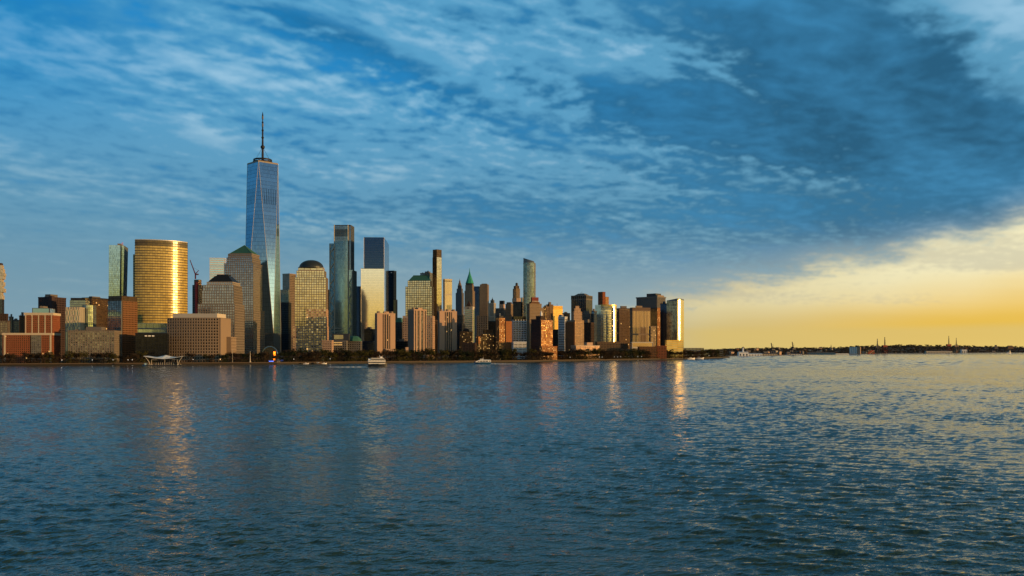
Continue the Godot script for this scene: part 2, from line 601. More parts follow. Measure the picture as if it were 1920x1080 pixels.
# a block on a footprint (corners in order, left to right as seen from outside), between two heights; the top outline may differ
func block(parent: Node, called: String, low: PackedVector2Array, y0: float, y1: float, st: Dictionary, high := PackedVector2Array(), marks := [], blind := []) -> MeshInstance3D:
	if high.is_empty():
		high = low
	var k := FaceSet.new()
	var n := low.size()
	var owner_node: Node3D = parent
	var frame: Transform3D = owner_node.global_transform
	for j in n:
		var p := low[j]
		var q := low[(j + 1) % n]
		var r := high[(j + 1) % n]
		var s := high[j]
		var a := Vector3(p.x, y0, p.y)
		var b := Vector3(q.x, y0, q.y)
		var c := Vector3(r.x, y1, r.y)
		var d := Vector3(s.x, y1, s.y)
		var m := frame * ((a + b + c + d) * 0.25)
		var nor := frame.basis * ((b - a + c - d).cross(d - a + c - b).normalized())
		var face := nor.dot((Vector3(0, EYE, 0) - m).normalized())
		if face > -0.12 and not (j in blind):
			facade(k, a, b, c, d, st, marks)
		else:
			k.core.quad(a, d, c, b)
	var mid := Vector3.ZERO
	for p in high:
		mid += Vector3(p.x, y1, p.y) / n
	for j in n:
		var s := high[j]
		var r := high[(j + 1) % n]
		k.core.tri(Vector3(s.x, y1, s.y), mid, Vector3(r.x, y1, r.y))
	var o := part(called, k.core, mats[st.wall], parent)
	part("facade_grid", k.grid, mats[st.wall], o, true)
	part("window_panes", k.panes, mats[st.glass], o, true)
	part("lit_window_panes", k.glinting, mats["painted_glint"], o, true)
	return o

func rect(x0: float, x1: float, z0: float, z1: float) -> PackedVector2Array:     # z1 is the front
	return PackedVector2Array([Vector2(x0, z1), Vector2(x1, z1), Vector2(x1, z0), Vector2(x0, z0)])

func plain_box(parent: Node, called: String, m: String, x0: float, x1: float, y0: float, y1: float, z0: float, z1: float) -> MeshInstance3D:
	var s := Shape.new()
	s.box(Vector3(x0, y0, z0), Vector3(x1, y1, z1))
	return part(called, s, mats[m], parent)

# A building from a survey: columns of its left edge, its near corner and its right edge, the row of its roof, its forward distance,
# and how far (degrees) the left of its two visible faces is turned to the left of the line to the viewer.
# Without a second face (corner at an edge) give the depth of the footprint.
func survey(called: String, label: String, xl: float, xc: float, xr: float, z: float, turn: float, deep := 30.0, group := "", category := "building") -> Dictionary:
	var corner := Vector2(gx(xc, z), z)                    # (x, forward)
	var back := atan2(-corner.x, corner.y)                 # to the viewer, from +z towards +x
	var psi := back - deg_to_rad(turn)
	var left := Vector2(-cos(psi), -sin(psi))              # along the left face away from the corner, (x, forward)
	var right := Vector2(-sin(psi), cos(psi))              # along the right face away from the corner
	var wa := deep
	var wb := deep
	if xc - xl > 0.6:
		var k := (xl - 960.0) / FOCAL
		wa = (k * corner.y - corner.x) / (left.x - k * left.y)
	if xr - xc > 0.6:
		var k := (xr - 960.0) / FOCAL
		wb = (k * corner.y - corner.x) / (right.x - k * right.y)
	wa = clampf(wa, 4.0, 160.0)
	wb = clampf(wb, 4.0, 160.0)
	var mid := corner + left * wa * 0.5 + right * wb * 0.5
	var o := thing(called, label, category, Vector3(mid.x, 0, -mid.y), psi, group)
	return {"o": o, "w": wa, "d": wb, "z": z, "l": -wa * 0.5, "r": wa * 0.5, "f": wb * 0.5, "b": -wb * 0.5}

func foot(t: Dictionary, il := 0.0, ir := 0.0, iff := 0.0, ib := 0.0) -> PackedVector2Array:
	return rect(t.l + il, t.r - ir, t.b + ib, t.f - iff)

func coping(t: Dictionary, y: float, high: float, m: String, out := 0.5, il := 0.0, ir := 0.0, iff := 0.0, ib := 0.0) -> void:
	plain_box(t.o, "cornice", m, t.l + il - out, t.r - ir + out, y - high, y + 0.4, t.b + ib - out, t.f - iff + out)

# the common case: one shaft with a coping and rooftop plant
func tower(called: String, label: String, xl: float, xc: float, xr: float, top: float, z: float, turn: float, st: Dictionary, deep := 30.0, plant := true, cop := "") -> Dictionary:
	var t := survey(called, label, xl, xc, xr, z, turn, deep)
	t.y = gy(top, z)
	var main := block(t.o, "tower_block", foot(t), LAND - 0.5, t.y, st)
	coping(t, t.y, 1.6, cop if cop else st.wall)
	if plant:
		roof_plant(t, t.y)
	t.main = main
	return t

func roof_plant(t: Dictionary, y: float, il := 0.0, ir := 0.0, iff := 0.0, ib := 0.0) -> void:
	var w: float = t.w - il - ir
	var d: float = t.d - iff - ib
	var x0: float = t.l + il + w * rng.randf_range(0.15, 0.4)
	var x1: float = x0 + w * rng.randf_range(0.25, 0.45)
	var z0: float = t.b + ib + d * 0.25
	plain_box(t.o, "plant_room", "plant grey", x0, x1, y + 0.4, y + rng.randf_range(3.0, 7.5), z0, z0 + d * 0.5)
	var s := Shape.new()
	s.box(Vector3(t.l + il + w * 0.08, y + 0.4, t.b + ib + d * 0.5), Vector3(t.l + il + w * 0.14, y + 2.4, t.b + ib + d * 0.65))
	part("vent", s, mats["plant grey"], t.o)

func make_materials() -> void:
	mat("granite", 0.186, 0.158, 0.130, 0.75)
	mat("granite light", 0.336, 0.288, 0.232, 0.7)
	mat("granite dim", 0.120, 0.102, 0.087, 0.8)
	mat("tan stone", 0.259, 0.194, 0.137, 0.85)
	mat("pink stone", 0.44, 0.30, 0.215, 0.85)
	mat("pale stone", 0.50, 0.45, 0.37, 0.8)
	mat("brown stone", 0.150, 0.101, 0.071, 0.85)
	mat("dark brown", 0.052, 0.032, 0.025, 0.8)
	mat("plum brown", 0.052, 0.034, 0.036, 0.8)
	mat("red brick", 0.235, 0.078, 0.038, 0.9)
	mat("orange brick", 0.34, 0.135, 0.05, 0.9)
	mat("brown brick", 0.170, 0.081, 0.038, 0.9)
	mat("cream trim", 0.52, 0.44, 0.32, 0.8)
	mat("white panel", 0.62, 0.63, 0.64, 0.6)
	mat("grey stone", 0.154, 0.147, 0.140, 0.8)
	mat("black metal", 0.012, 0.014, 0.018, 0.5)
	mat("dark steel", 0.05, 0.055, 0.065, 0.5, 0.4)
	mat("steel", 0.36, 0.36, 0.36, 0.4, 0.7)
	mat("mullion grey", 0.16, 0.18, 0.19, 0.45, 0.3)
	mat("mullion light", 0.46, 0.44, 0.38, 0.4, 0.3)
	mat("edge metal", 0.66, 0.60, 0.52, 0.35, 0.6)
	mat("plant grey", 0.13, 0.12, 0.115, 0.85)
	mat("copper green", 0.035, 0.125, 0.095, 0.6)
	mat("spire green", 0.03, 0.27, 0.19, 0.6)
	mat("dome grey", 0.045, 0.055, 0.06, 0.4, 0.5)
	mat("navy panel", 0.012, 0.022, 0.045, 0.4, 0.2)
	mat("gold trim", 0.60, 0.40, 0.12, 0.35, 0.6)
	mat("crane red", 0.42, 0.035, 0.03, 0.6)
	mat("signal red", 0.72, 0.07, 0.05, 0.6)
	mat("maroon", 0.17, 0.03, 0.024, 0.7)
	mat("concrete", 0.182, 0.161, 0.140, 0.9)
	mat("white paint", 0.82, 0.82, 0.80, 0.5)
	mat("boat navy", 0.012, 0.02, 0.035, 0.35)
	mat("boat blue", 0.02, 0.10, 0.22, 0.3)
	mat("dark glass", 0.02, 0.03, 0.035, 0.12, 0.5)
	mat("canvas", 0.62, 0.60, 0.62, 0.8)
	# coated glass: tinted mirrors with a little unevenness
	mat("glass neutral", 0.42, 0.42, 0.40, 0.10, 0.85, 0.5, true)
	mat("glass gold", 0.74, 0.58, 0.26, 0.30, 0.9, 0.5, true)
	mat("glass warm", 0.78, 0.68, 0.44, 0.12, 0.9, 0.5, true)
	mat("glass mirror", 0.90, 0.86, 0.76, 0.06, 0.95, 0.5, true)
	mat("glass blue", 0.26, 0.46, 0.62, 0.10, 0.85, 0.5, true)
	mat("glass sky", 0.36, 0.56, 0.70, 0.08, 0.9, 0.5, true)
	mat("glass teal", 0.62, 0.74, 0.66, 0.10, 0.85, 0.5, true)
	mat("glass green", 0.36, 0.42, 0.32, 0.12, 0.85, 0.5, true)
	mat("glass olive", 0.50, 0.44, 0.26, 0.16, 0.9, 0.5, true)
	mat("glass navy", 0.06, 0.09, 0.14, 0.10, 0.8, 0.5, true)
	mat("glass dark", 0.035, 0.037, 0.040, 0.12, 0.75, 0.5, true)
	mat("glass brown", 0.20, 0.13, 0.08, 0.14, 0.8, 0.5, true)
	mat("glass glow", 0.62, 0.42, 0.22, 0.22, 0.9, 0.5, true)
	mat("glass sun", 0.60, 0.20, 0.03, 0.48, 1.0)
	mat("dark grid", 0.060, 0.054, 0.045, 0.6)
	mat("glass amber", 0.58, 0.44, 0.12, 0.22, 0.07, 0.5, true)  # sunset reflection put into a gold base colour, hardly a mirror
	mat("slate panel", 0.06, 0.075, 0.10, 0.5, 0.2, 0.4, true)
	mat("glass tall", 0.27, 0.44, 0.58, 0.08, 0.9, 0.5, true)
	mat("glass deep", 0.055, 0.10, 0.165, 0.08, 0.85, 0.5, true)  # tint carries the dark sky reflected by the upper block
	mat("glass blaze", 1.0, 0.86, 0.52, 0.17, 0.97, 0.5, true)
	mat("sun gold tint", 0.80, 0.50, 0.10, 0.44, 0.85)  # sunlight put into the wall colour as a gold tint
	var m := mat("painted_glint", 0.3, 0.2, 0.1, 0.5)  # sun reflections painted as glowing panes, no lamp behind them
	m.resource_name = "lit window"
	m.emission_enabled = true
	m.emission = lin(1.0, 0.55, 0.16)
	m.emission_energy_multiplier = 0.9

func tier(t: Dictionary, called: String, il: float, ir: float, iff: float, ib: float, y0: float, y1: float, st: Dictionary, marks := []) -> MeshInstance3D:
	return block(t.o, called, foot(t, il, ir, iff, ib), y0, y1, st, PackedVector2Array(), marks)

func build_left_side() -> void:
	# the tower of shifted boxes at the very edge
	var t := survey("stacked_box_tower", "pale tower of shifted boxes at the far left edge of the skyline", -16, 5, 9, 2300, 14)
	var st := style(4.0, 3.4, 0.9, 0.3, "pale stone", "glass neutral", 0.006, 0.4)
	block(t.o, "tower_block", foot(t, 1, 1.5, 1, 1), LAND, gy(561, 2300), style(4.0, 3.4, 0.5, 0.3, "dark steel", "glass navy"))
	var y := gy(561, 2300)
	for k in 11:
		var h := rng.randf_range(6.0, 10.5)
		var s := [2.0, -1.5, 3.5, 0.0, -3.0, 4.5, -1.0, 2.5, -2.0, 3.0, 5.0]
		block(t.o, "shifted_box", rect(t.l + 2 - s[k], t.r - 1.0 + s[(k + 3) % 11] * 0.8, t.b, t.f + s[k] * 0.4), y, minf(y + h, gy(497, 2300)), st)
		y += h
		if y > gy(499, 2300):
			break
	plain_box(t.o, "parapet", "dark brown", t.l + 3, t.r - 3.5, gy(497, 2300), gy(493, 2300), t.b + 2, t.f - 3)

	# low blocks at the left edge
	st = style(3.6, 3.2, 1.3, 1.2, "granite dim", "glass neutral", 0.006, 0.5)
	t = tower("apartment_block", "grey apartment block with a dark red parapet at the left edge of the shore", -30, 14, 18.5, 601, 1420, 16, st, 30.0, false, "dark brown")
	tier(t, "upper_storeys", 2, 2, 2, 2, t.y, gy(588, 1420), style(3.4, 3.0, 1.5, 1.4, "dark brown", "glass dark", 0.005, 0.4))
	t = tower("office_block", "low near-black office block beside the grey apartment block", 17, 23, 25, 594, 1700, 18, style(3.8, 3.2, 0.8, 0.4, "dark steel", "glass navy"))
	t = tower("office_block", "navy glass office block behind the gap left of the brick apartments", 24, 36, 40, 600, 1800, 18, style(3.8, 3.2, 0.8, 0.4, "dark steel", "glass navy"))
	t = tower("apartment_block", "narrow dark brown block just left of the stepped brick apartments", 36, 46, 49, 592, 1650, 18, style(3.4, 2.8, 1.4, 1.3, "dark brown", "glass dark"))

	# stepped brick apartments with cream cornices
	t = survey("brick_apartment_house", "stepped red brick apartment house with cream cornices by the water", 5, 98, 112.5, 1330, 17)
	var z := 1330.0
	var brick := style(3.1, 2.75, 1.25, 1.35, "red brick", "glass brown", 0.008, 0.6, 0.02, 0.35)
	var pale := style(3.1, 2.4, 1.0, 0.5, "grey stone", "glass neutral", 0.006, 0.5, 0.0, 0.5)
	var yb := gy(625, z)
	block(t.o, "lower_block", foot(t), LAND - 0.5, yb, brick)
	coping(t, yb, 2.6, "cream trim", 0.9)
	var k: float = t.w / 93.0
	var bay := block(t.o, "grey_bay", rect(t.l + 54 * k, t.l + 72 * k, t.f - 2, t.f + 1.0), LAND - 0.5, yb - 2.8, pale)
	bay.set_meta("label", "pale grey window bay in the middle of the brick front")
	for px in [4.0, 90.0]:
		plain_box(t.o, "cream_pilaster", "cream trim", t.l + px * k - 1.2, t.l + px * k + 1.2, LAND, yb - 2.6, t.f - 0.5, t.f + 0.75)
	var il := 41 * k
	block(t.o, "upper_block", foot(t, il, -0.5, 0.8, 2), yb + 0.4, gy(589, z), brick)
	coping(t, gy(587, z), 3.2, "cream trim", 1.0, il, -0.5, 0.8, 2)
	for j in 5:
		var x: float = t.l + il + 1.2 + j * (t.w - il - 2.4) / 4.0
		plain_box(t.o, "cream_pilaster", "cream trim", x - 0.7, x + 0.7, yb + 0.4, gy(590, z), t.f - 1.4, t.f - 0.2)
	block(t.o, "penthouse", foot(t, il + 9, 5, 4, 6), gy(587, z), gy(577.5, z), style(8.0, 30.0, 1.2, 0.6, "dark brown", "glass blue", 0.002, 0.1))
	plain_box(t.o, "lift_room", "concrete", t.l + il + 18, t.l + il + 23, gy(577, z), gy(573.5, z), t.b + 8, t.f - 8)

	# plum tower behind
	t = tower("office_tower", "plum brown flat-topped tower behind the brick apartments", 72, 97, 123.5, 557, 1560, 42, style(3.9, 3.6, 1.5, 2.0, "plum brown", "glass dark", 0.004, 0.4))
	plain_box(t.o, "corner_fin", "plum brown", t.r - 5, t.r + 1.2, LAND, t.y + 2.0, t.f - 5, t.f + 1.2)

	# lattice faced block with its green drum and dark curved wing
	t = survey("lattice_apartment_block", "rounded apartment block clad in a wavy pale lattice of fins", 123, 150, 158, 1480, 20)
	var yt := gy(576, 1480)
	var fins := style(60.0, 2.6, 0.5, 0.55, "pale stone", "glass green", 0.01, 0.2, 0.0, 0.9)
	block(t.o, "tower_block", foot(t), LAND, yt, fins)
	var wav := Shape.new()
	var nfin := 11
	for j in nfin:
		for s in 16:
			var x0: float = t.l + t.w * (j + 0.5) / nfin + sin(s * 0.9 + (j % 2) * PI) * 0.8
			var x1: float = t.l + t.w * (j + 0.5) / nfin + sin((s + 1) * 0.9 + (j % 2) * PI) * 0.8
			var y0 := lerpf(gy(622, 1480), yt, s / 16.0)
			wav.bar(Vector3(x0, y0, t.f + 0.9), Vector3(x1, lerpf(gy(622, 1480), yt, (s + 1) / 16.0), t.f + 0.9), 0.45, 0.45, 4)
	part("lattice", wav, mats["pale stone"], t.o, true)
	t = survey("glass_drum_block", "green glass storeys with a dark roof rising behind the lattice block", 131, 160, 168, 1530, 20)
	block(t.o, "tower_block", foot(t), LAND, gy(563, 1530), style(3.6, 3.0, 0.9, 0.3, "mullion grey", "glass green", 0.005, 0.3))
	block(t.o, "roof_storey", foot(t, 1, 1, 1, 1), gy(563, 1530), gy(558.5, 1530), style(5.0, 6.0, 0.5, 0.4, "black metal", "glass dark"))
	var arc := PackedVector2Array()
	t = survey("curved_glass_block", "dark teal curved glass wing between the lattice block and the copper brown tower", 152, 172, 180, 1500, 24)
	for j in 9:
		var q := deg_to_rad(-60.0 + 15.0 * j)
		arc.append(Vector2(sin(q) * t.w * 0.56, t.b + 6 + cos(q) * (t.d - 6)))
	arc.append(Vector2(t.r, t.b)); arc.append(Vector2(t.l, t.b))
	block(t.o, "tower_block", arc, LAND, gy(572, 1500), style(3.6, 2.2, 0.5, 0.25, "mullion grey", "glass teal", 0.008, 0.6))

	t = tower("apartment_tower", "dark red tower with a copper glow behind the beige waterfront block", 154, 172, 203, 558, 1600, 40, style(3.5, 3.2, 1.2, 0.7, "dark brown", "glass glow", 0.012, 0.75, 0.025), 30.0, true, "black metal")

	# wide low beige block and the taller one that joins it
	z = 1340.0
	t = tower("apartment_block", "wide low beige block with a grid of windows behind the shore trees", 127.5, 214, 229, 620, z, 14, style(3.3, 3.4, 1.05, 1.0, "granite", "glass neutral", 0.008, 0.65, 0.0, 0.5), 30.0, true)
	t = survey("apartment_tower", "half glass half brown brick tower with a dark crown beside the golden tower", 202.5, 228, 257, 1380, 42)
	st = style(3.4, 3.4, 0.8, 0.6, "mullion grey", "glass neutral", 0.006, 0.5)
	block(t.o, "glass_half", foot(t, 0, 0, 0, 4), LAND, gy(564, 1380), st, PackedVector2Array(), [], [1, 2])
	block(t.o, "brick_half", rect(t.l + 2, t.r + 0.5, t.b, t.f - 1.2), LAND, gy(564.2, 1380), style(3.4, 3.2, 1.6, 1.4, "brown brick", "glass brown", 0.01, 0.6), PackedVector2Array(), [], [0, 2, 3])
	block(t.o, "crown", foot(t, 0.6, 0.3, 0.6, 0.6), gy(564, 1380), gy(554.5, 1380), style(4.5, 2.4, 0.5, 0.6, "dark brown", "glass brown"))

	# flared teal tower
	z = 1800.0
	t = survey("flared_glass_tower", "slender teal glass tower flaring towards its top, left of the golden tower", 203, 227, 234.5, z, 9)
	yt = gy(460, z)
	var low := PackedVector2Array([Vector2(t.l, t.f), Vector2(t.r - 4, t.f), Vector2(t.r - 2.6, t.f - 2.2), Vector2(t.r, t.f - 5), Vector2(t.r, t.b), Vector2(t.l, t.b)])
	var high := PackedVector2Array([Vector2(t.l + 1.5, t.f + 1), Vector2(t.r - 1, t.f + 1), Vector2(t.r + 0.6, t.f - 1.2), Vector2(t.r + 5, t.f - 6), Vector2(t.r + 5, t.b - 2), Vector2(t.l, t.b - 2)])
	block(t.o, "tower_block", low, LAND, yt, style(3.9, 2.0, 0.25, 0.15, "mullion grey", "glass sky", 0.004, 0.35), high)
	var s := Shape.new()
	s.quad(Vector3(t.r - 3.6, LAND, t.f - 0.2), Vector3(t.r - 0.6, yt, t.f + 0.8), Vector3(t.r + 0.9, yt, t.f - 1.0), Vector3(t.r - 1.8, LAND, t.f - 2.2))
	var slot := part("recessed_slot", s, mats["black metal"], t.o)
	slot.position = Vector3(0.5, 0, 0.5)
	plain_box(t.o, "crown", "concrete", t.l + 16, t.r - 1, yt, yt + 4.0, t.b + 8, t.f - 5)
	s = Shape.new()
	s.bar(Vector3(t.l + 18, yt + 4, 0), Vector3(t.l + 23, yt + 8, 0), 0.35)
	s.bar(Vector3(t.l + 23, yt + 3, 0), Vector3(t.l + 23, yt + 8.5, 0), 0.35)
	part("roof_hoist", s, mats["signal red"], t.o)

	build_golden_tower()

	# black base in front of the golden tower
	z = 1370.0
	t = tower("office_block", "long black block at the foot of the golden curved tower", 254, 313, 316, 625, z, 6, style(4.2, 4.0, 0.5, 0.4, "black metal", "glass dark", 0.003, 0.3), 40.0, false)
	s = Shape.new()
	for j in 3:
		s.box(Vector3(t.l + 13 + j * 5, gy(631, z), t.f), Vector3(t.l + 16.5 + j * 5, gy(629, z), t.f + 0.6))
	part("painted_light", s, mats["white paint"], t.o)  # white lights given only as white colour, without glow
	t = tower("office_block", "glassy podium with pale bands under the golden curved tower", 253, 312, 314, 616, 1660, 8, style(8.0, 3.0, 2.2, 0.3, "mullion grey", "glass teal", 0.004, 0.3), 40.0, false)
	tier(t, "upper_storeys", 0, 0, 0, 0, t.y, gy(606, 1660), style(9.0, 3.0, 1.5, 0.3, "mullion light", "glass green", 0.004, 0.3))

	# wide stone block with square windows and its pale roof
	z = 1400.0
	t = survey("stone_office_block", "wide tan stone block with a grid of square windows and a pale flat roof", 312, 412, 433, z, 20)
	st = style(4.75, 4.1, 1.9, 1.7, "tan stone", "glass dark", 0.006, 0.6, 0.0, 0.7)
	yt = gy(596, z)
	var bow := PackedVector2Array()
	for j in 11:
		var q := j / 10.0
		bow.append(Vector2(lerpf(t.l, t.r - 3.0, q), t.f - 3.5 * pow(2.0 * q - 1.0, 2.0)))
	bow.append(Vector2(t.r - 3.0, t.b)); bow.append(Vector2(t.l, t.b))
	block(t.o, "lower_block", bow, LAND - 0.5, yt, st, PackedVector2Array(), [], [10, 11, 12])
	var blank := style(60.0, 12.0, 0.0, 0.0, "tan stone", "glass dark", 0.0, 0.2, 0.0, 0.3, 1.1)
	block(t.o, "stone_side", rect(t.r - 3.4, t.r, t.b, t.f - 3.9), LAND - 0.5, yt, blank)
	block(t.o, "lower_wing", rect(t.r, t.r + 7, t.b - 4, t.b + 20), LAND - 0.5, gy(631, z), style(4.75, 4.6, 3.0, 3.2, "tan stone", "glass dark"))
	plain_box(t.o, "penthouse", "pale stone", t.l + 8, t.r - 6, yt + 0.4, gy(587.5, z), t.b + 6, t.f - 5)
	plain_box(t.o, "cornice", "tan stone", t.l + 0.5, t.r, yt - 0.6, yt + 0.5, t.b, t.f - 3.3)

	# tower under construction with its crane
	z = 2000.0
	t = survey("unfinished_tower", "narrow red and brown tower under construction topped by a crane", 361, 372, 380, z, 40)
	block(t.o, "bare_storeys", foot(t, 0, 0, 0, 0), LAND, gy(534, z), style(4.0, 3.0, 1.0, 0.6, "concrete", "glass dark", 0.003, 0.6))
	block(t.o, "concrete_core", foot(t, 3, 2, 2, 2), gy(534, z), gy(524, z), style(4.0, 4.0, 1.6, 1.0, "tan stone", "glass brown"))
	s = Shape.new()
	s.box(Vector3(t.r - 7, LAND, t.f), Vector3(t.r - 2, gy(528, z), t.f + 3))
	part("hoist_shaft", s, mats["signal red"], t.o)
	var cr := thing("tower_crane", "red luffing crane standing on the unfinished tower", "crane", Vector3(gx(370, z), gy(524, z), -z + 12))
	s = Shape.new(); s.bar(Vector3.ZERO, Vector3(0, 12, 0), 1.6, 1.5, 4); part("mast", s, mats["signal red"], cr)
	s = Shape.new(); s.bar(Vector3(0, 10, 0), Vector3(-12, 42, 0), 1.3, 0.8, 4); part("jib", s, mats["signal red"], cr)
	s = Shape.new(); s.bar(Vector3(0, 11, 0), Vector3(7, 19, 0), 1.0, 0.7, 4); s.bar(Vector3(7, 19, 0), Vector3(-6, 26, 0), 0.15, 0.15, 4); part("counter_jib", s, mats["signal red"], cr)
	s = Shape.new(); s.box(Vector3(1, 9, -1.6), Vector3(6.5, 11.6, 1.6)); part("cab", s, mats["signal red"], cr)

	# striped tower in the gap
	tower("office_tower", "white and blue striped tower between the crane and the pyramid-topped tower", 393, 421, 424, 484, 2250, 8, style(5.6, 30.0, 2.6, 0.0, "white panel", "glass sky", 0.002, 0.15), 40.0, false)

	build_stone_pair()
	build_tallest()
	build_dome_tower()

func build_golden_tower() -> void:
	var z := 1725.0
	var c := Vector2(gx(303, z), -z)
	var t := thing("curved_golden_tower", "broad curved tower of glass bands with the sunset gold painted into their colour", "building", Vector3(c.x, 0, c.y), 0.0)
	var r := 81.0
	var tau := atan2(-c.x, z)
	var a0 := deg_to_rad(-6.0)
	var a1 := deg_to_rad(66.0)
	var along := Vector2(cos(tau), -sin(tau))     # across the line of sight
	var mean := (sin(a0 - tau) + sin(a1 - tau)) * 0.5 * r
	var pts := PackedVector2Array()
	var n := 22
	for j in n + 1:
		var a := lerpf(a0, a1, float(j) / n)
		pts.append(Vector2(sin(a), cos(a)) * r - along * mean - Vector2(sin(tau), cos(tau)) * r)
	var back := Vector2(-sin(0.35), -cos(0.35)) * 45.0
	pts.append(pts[n] + back); pts.append(pts[0] + back)
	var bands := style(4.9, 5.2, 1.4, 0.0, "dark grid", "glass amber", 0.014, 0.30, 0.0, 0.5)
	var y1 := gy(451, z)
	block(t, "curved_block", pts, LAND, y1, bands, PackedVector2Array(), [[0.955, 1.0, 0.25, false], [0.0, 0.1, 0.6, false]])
	var cap := Shape.new()
	for j in n:
		var p := pts[j]
		var q := pts[j + 1]
		cap.quad(Vector3(p.x, y1, p.y) * 1.0, Vector3(p.x, y1 + 1.6, p.y), Vector3(q.x, y1 + 1.6, q.y), Vector3(q.x, y1, q.y))
	part("parapet", cap, mats["mullion light"], t)
	# the stepped flank on its left
	var w := pts[0] + Vector2(-7.0, -9.0)
	block(t, "stepped_flank", PackedVector2Array([w, w + Vector2(16, 2), w + Vector2(16, -30), w + Vector2(0, -30)]), LAND, gy(477, z), style(4.55, 4.0, 1.5, 0.4, "dark grid", "glass amber", 0.006, 0.3))

func build_stone_pair() -> void:
	# lower of the stepped pair: truncated dark roof
	var z := 1590.0
	var t := survey("stepped_stone_tower", "stepped granite tower with a black truncated roof, left of the green pyramid", 371, 440, 458, z, 17)
	var st := style(4.5, 4.2, 1.7, 1.5, "granite", "glass neutral", 0.004, 0.35)
	var mid := style(4.5, 4.2, 1.2, 1.0, "granite", "glass neutral", 0.004, 0.3)
	var k: float = t.w / 69.0
	block(t.o, "base_block", foot(t), LAND - 0.5, gy(570, z), st)
	coping(t, gy(570, z), 1.0, "granite", 0.3)
	tier(t, "middle_block", 7 * k, 2.0, 2.0, 4, gy(570, z) + 0.4, gy(545, z), mid)
	tier(t, "middle_block", 8.5 * k, 2.8, 3.0, 5, gy(545, z), gy(534, z), mid)
	tier(t, "upper_block", 15 * k, 5, 4.5, 9, gy(534, z), gy(528, z), style(4.5, 4.2, 2.4, 1.0, "granite light", "glass neutral"))
	var low := foot(t, 17 * k, 5.5, 6, 10)
	var high := foot(t, 27 * k, 16, 16, 20)
	var s := Shape.new()
	var y0 := gy(528, z)
	var y1 := gy(516, z)
	for lift in 3:
		var f0 := lift / 3.0
		var f1 := (lift + 1) / 3.0
		for j in 4:
			var p := low[j].lerp(high[j], f0)
			var q := low[(j + 1) % 4].lerp(high[(j + 1) % 4], f0)
			var p2 := low[j].lerp(high[j], f1 - 0.06)
			var q2 := low[(j + 1) % 4].lerp(high[(j + 1) % 4], f1 - 0.06)
			var ya := lerpf(y0, y1, f0)
			var yb := lerpf(y0, y1, f1)
			s.quad(Vector3(p.x, ya, p.y), Vector3(p2.x, yb, p2.y), Vector3(q2.x, yb, q2.y), Vector3(q.x, ya, q.y))
			var pm := low[j].lerp(high[j], f1)
			var qm := low[(j + 1) % 4].lerp(high[(j + 1) % 4], f1)
			s.quad(Vector3(p2.x, yb, p2.y), Vector3(pm.x, yb, pm.y), Vector3(qm.x, yb, qm.y), Vector3(q2.x, yb, q2.y))
	s.quad(Vector3(high[0].x, y1, high[0].y), Vector3(high[3].x, y1, high[3].y), Vector3(high[2].x, y1, high[2].y), Vector3(high[1].x, y1, high[1].y))
	part("truncated_roof", s, mats["black metal"], t.o)
	plain_box(t.o, "roof_curb", "black metal", high[0].x + 2, high[1].x - 1, y1, gy(513, z), high[2].y + 2, high[0].y - 2)

	# taller of the pair: green pyramid
	z = 1760.0
	t = survey("pyramid_tower", "tall granite tower with a green copper pyramid roof beside the tallest spire", 419.5, 475, 496, z, 20)
	k = t.w / 55.5
	st = style(4.5, 4.3, 1.5, 1.4, "granite", "glass neutral", 0.004, 0.35)
	block(t.o, "base_block", foot(t, 0, 0, 0, 0), LAND - 0.5, gy(581, z), st)
	tier(t, "main_block", 0.4 * k, 0.6, 0.6, 12, gy(581, z), gy(493, z), style(4.5, 4.3, 1.1, 1.0, "granite", "glass neutral", 0.004, 0.3), [])
	tier(t, "upper_block", 4 * k, 3.5, 3.5, 14, gy(493, z), gy(482, z), style(4.5, 4.3, 1.5, 1.0, "granite", "glass neutral", 0.004, 0.3))
	tier(t, "upper_block", 6 * k, 5.5, 5.5, 16, gy(482, z), gy(475, z), style(4.5, 4.3, 2.6, 1.0, "granite", "glass neutral", 0.004, 0.3))
	low = foot(t, 9 * k, 6, 6, 16)
	var apex := Vector3((low[0].x + low[1].x) * 0.5, gy(456.5, z), (low[0].y + low[2].y) * 0.5)
	y0 = gy(474.5, z)
	s = Shape.new()
	var ribs := Shape.new()
	for j in 4:
		var p := Vector3(low[j].x, y0, low[j].y)
		var q := Vector3(low[(j + 1) % 4].x, y0, low[(j + 1) % 4].y)
		s.tri(p, apex, q)
		ribs.bar(p, apex, 0.5, 0.3, 5)
		for m in range(1, 9):
			ribs.bar(p.lerp(q, m / 9.0), (p.lerp(q, m / 9.0)).lerp(apex, 1.0 - absf(m / 4.5 - 1.0)), 0.22, 0.22, 4)
	var roof := part("pyramid_roof", s, mats["copper green"], t.o)
	part("standing_seams", ribs, mats["copper green"], roof, true)
	plain_box(t.o, "cornice", "granite", low[0].x - 1.2, low[1].x + 1.2, y0 - 2.2, y0 + 0.3, low[2].y - 1.2, low[0].y + 1.2)

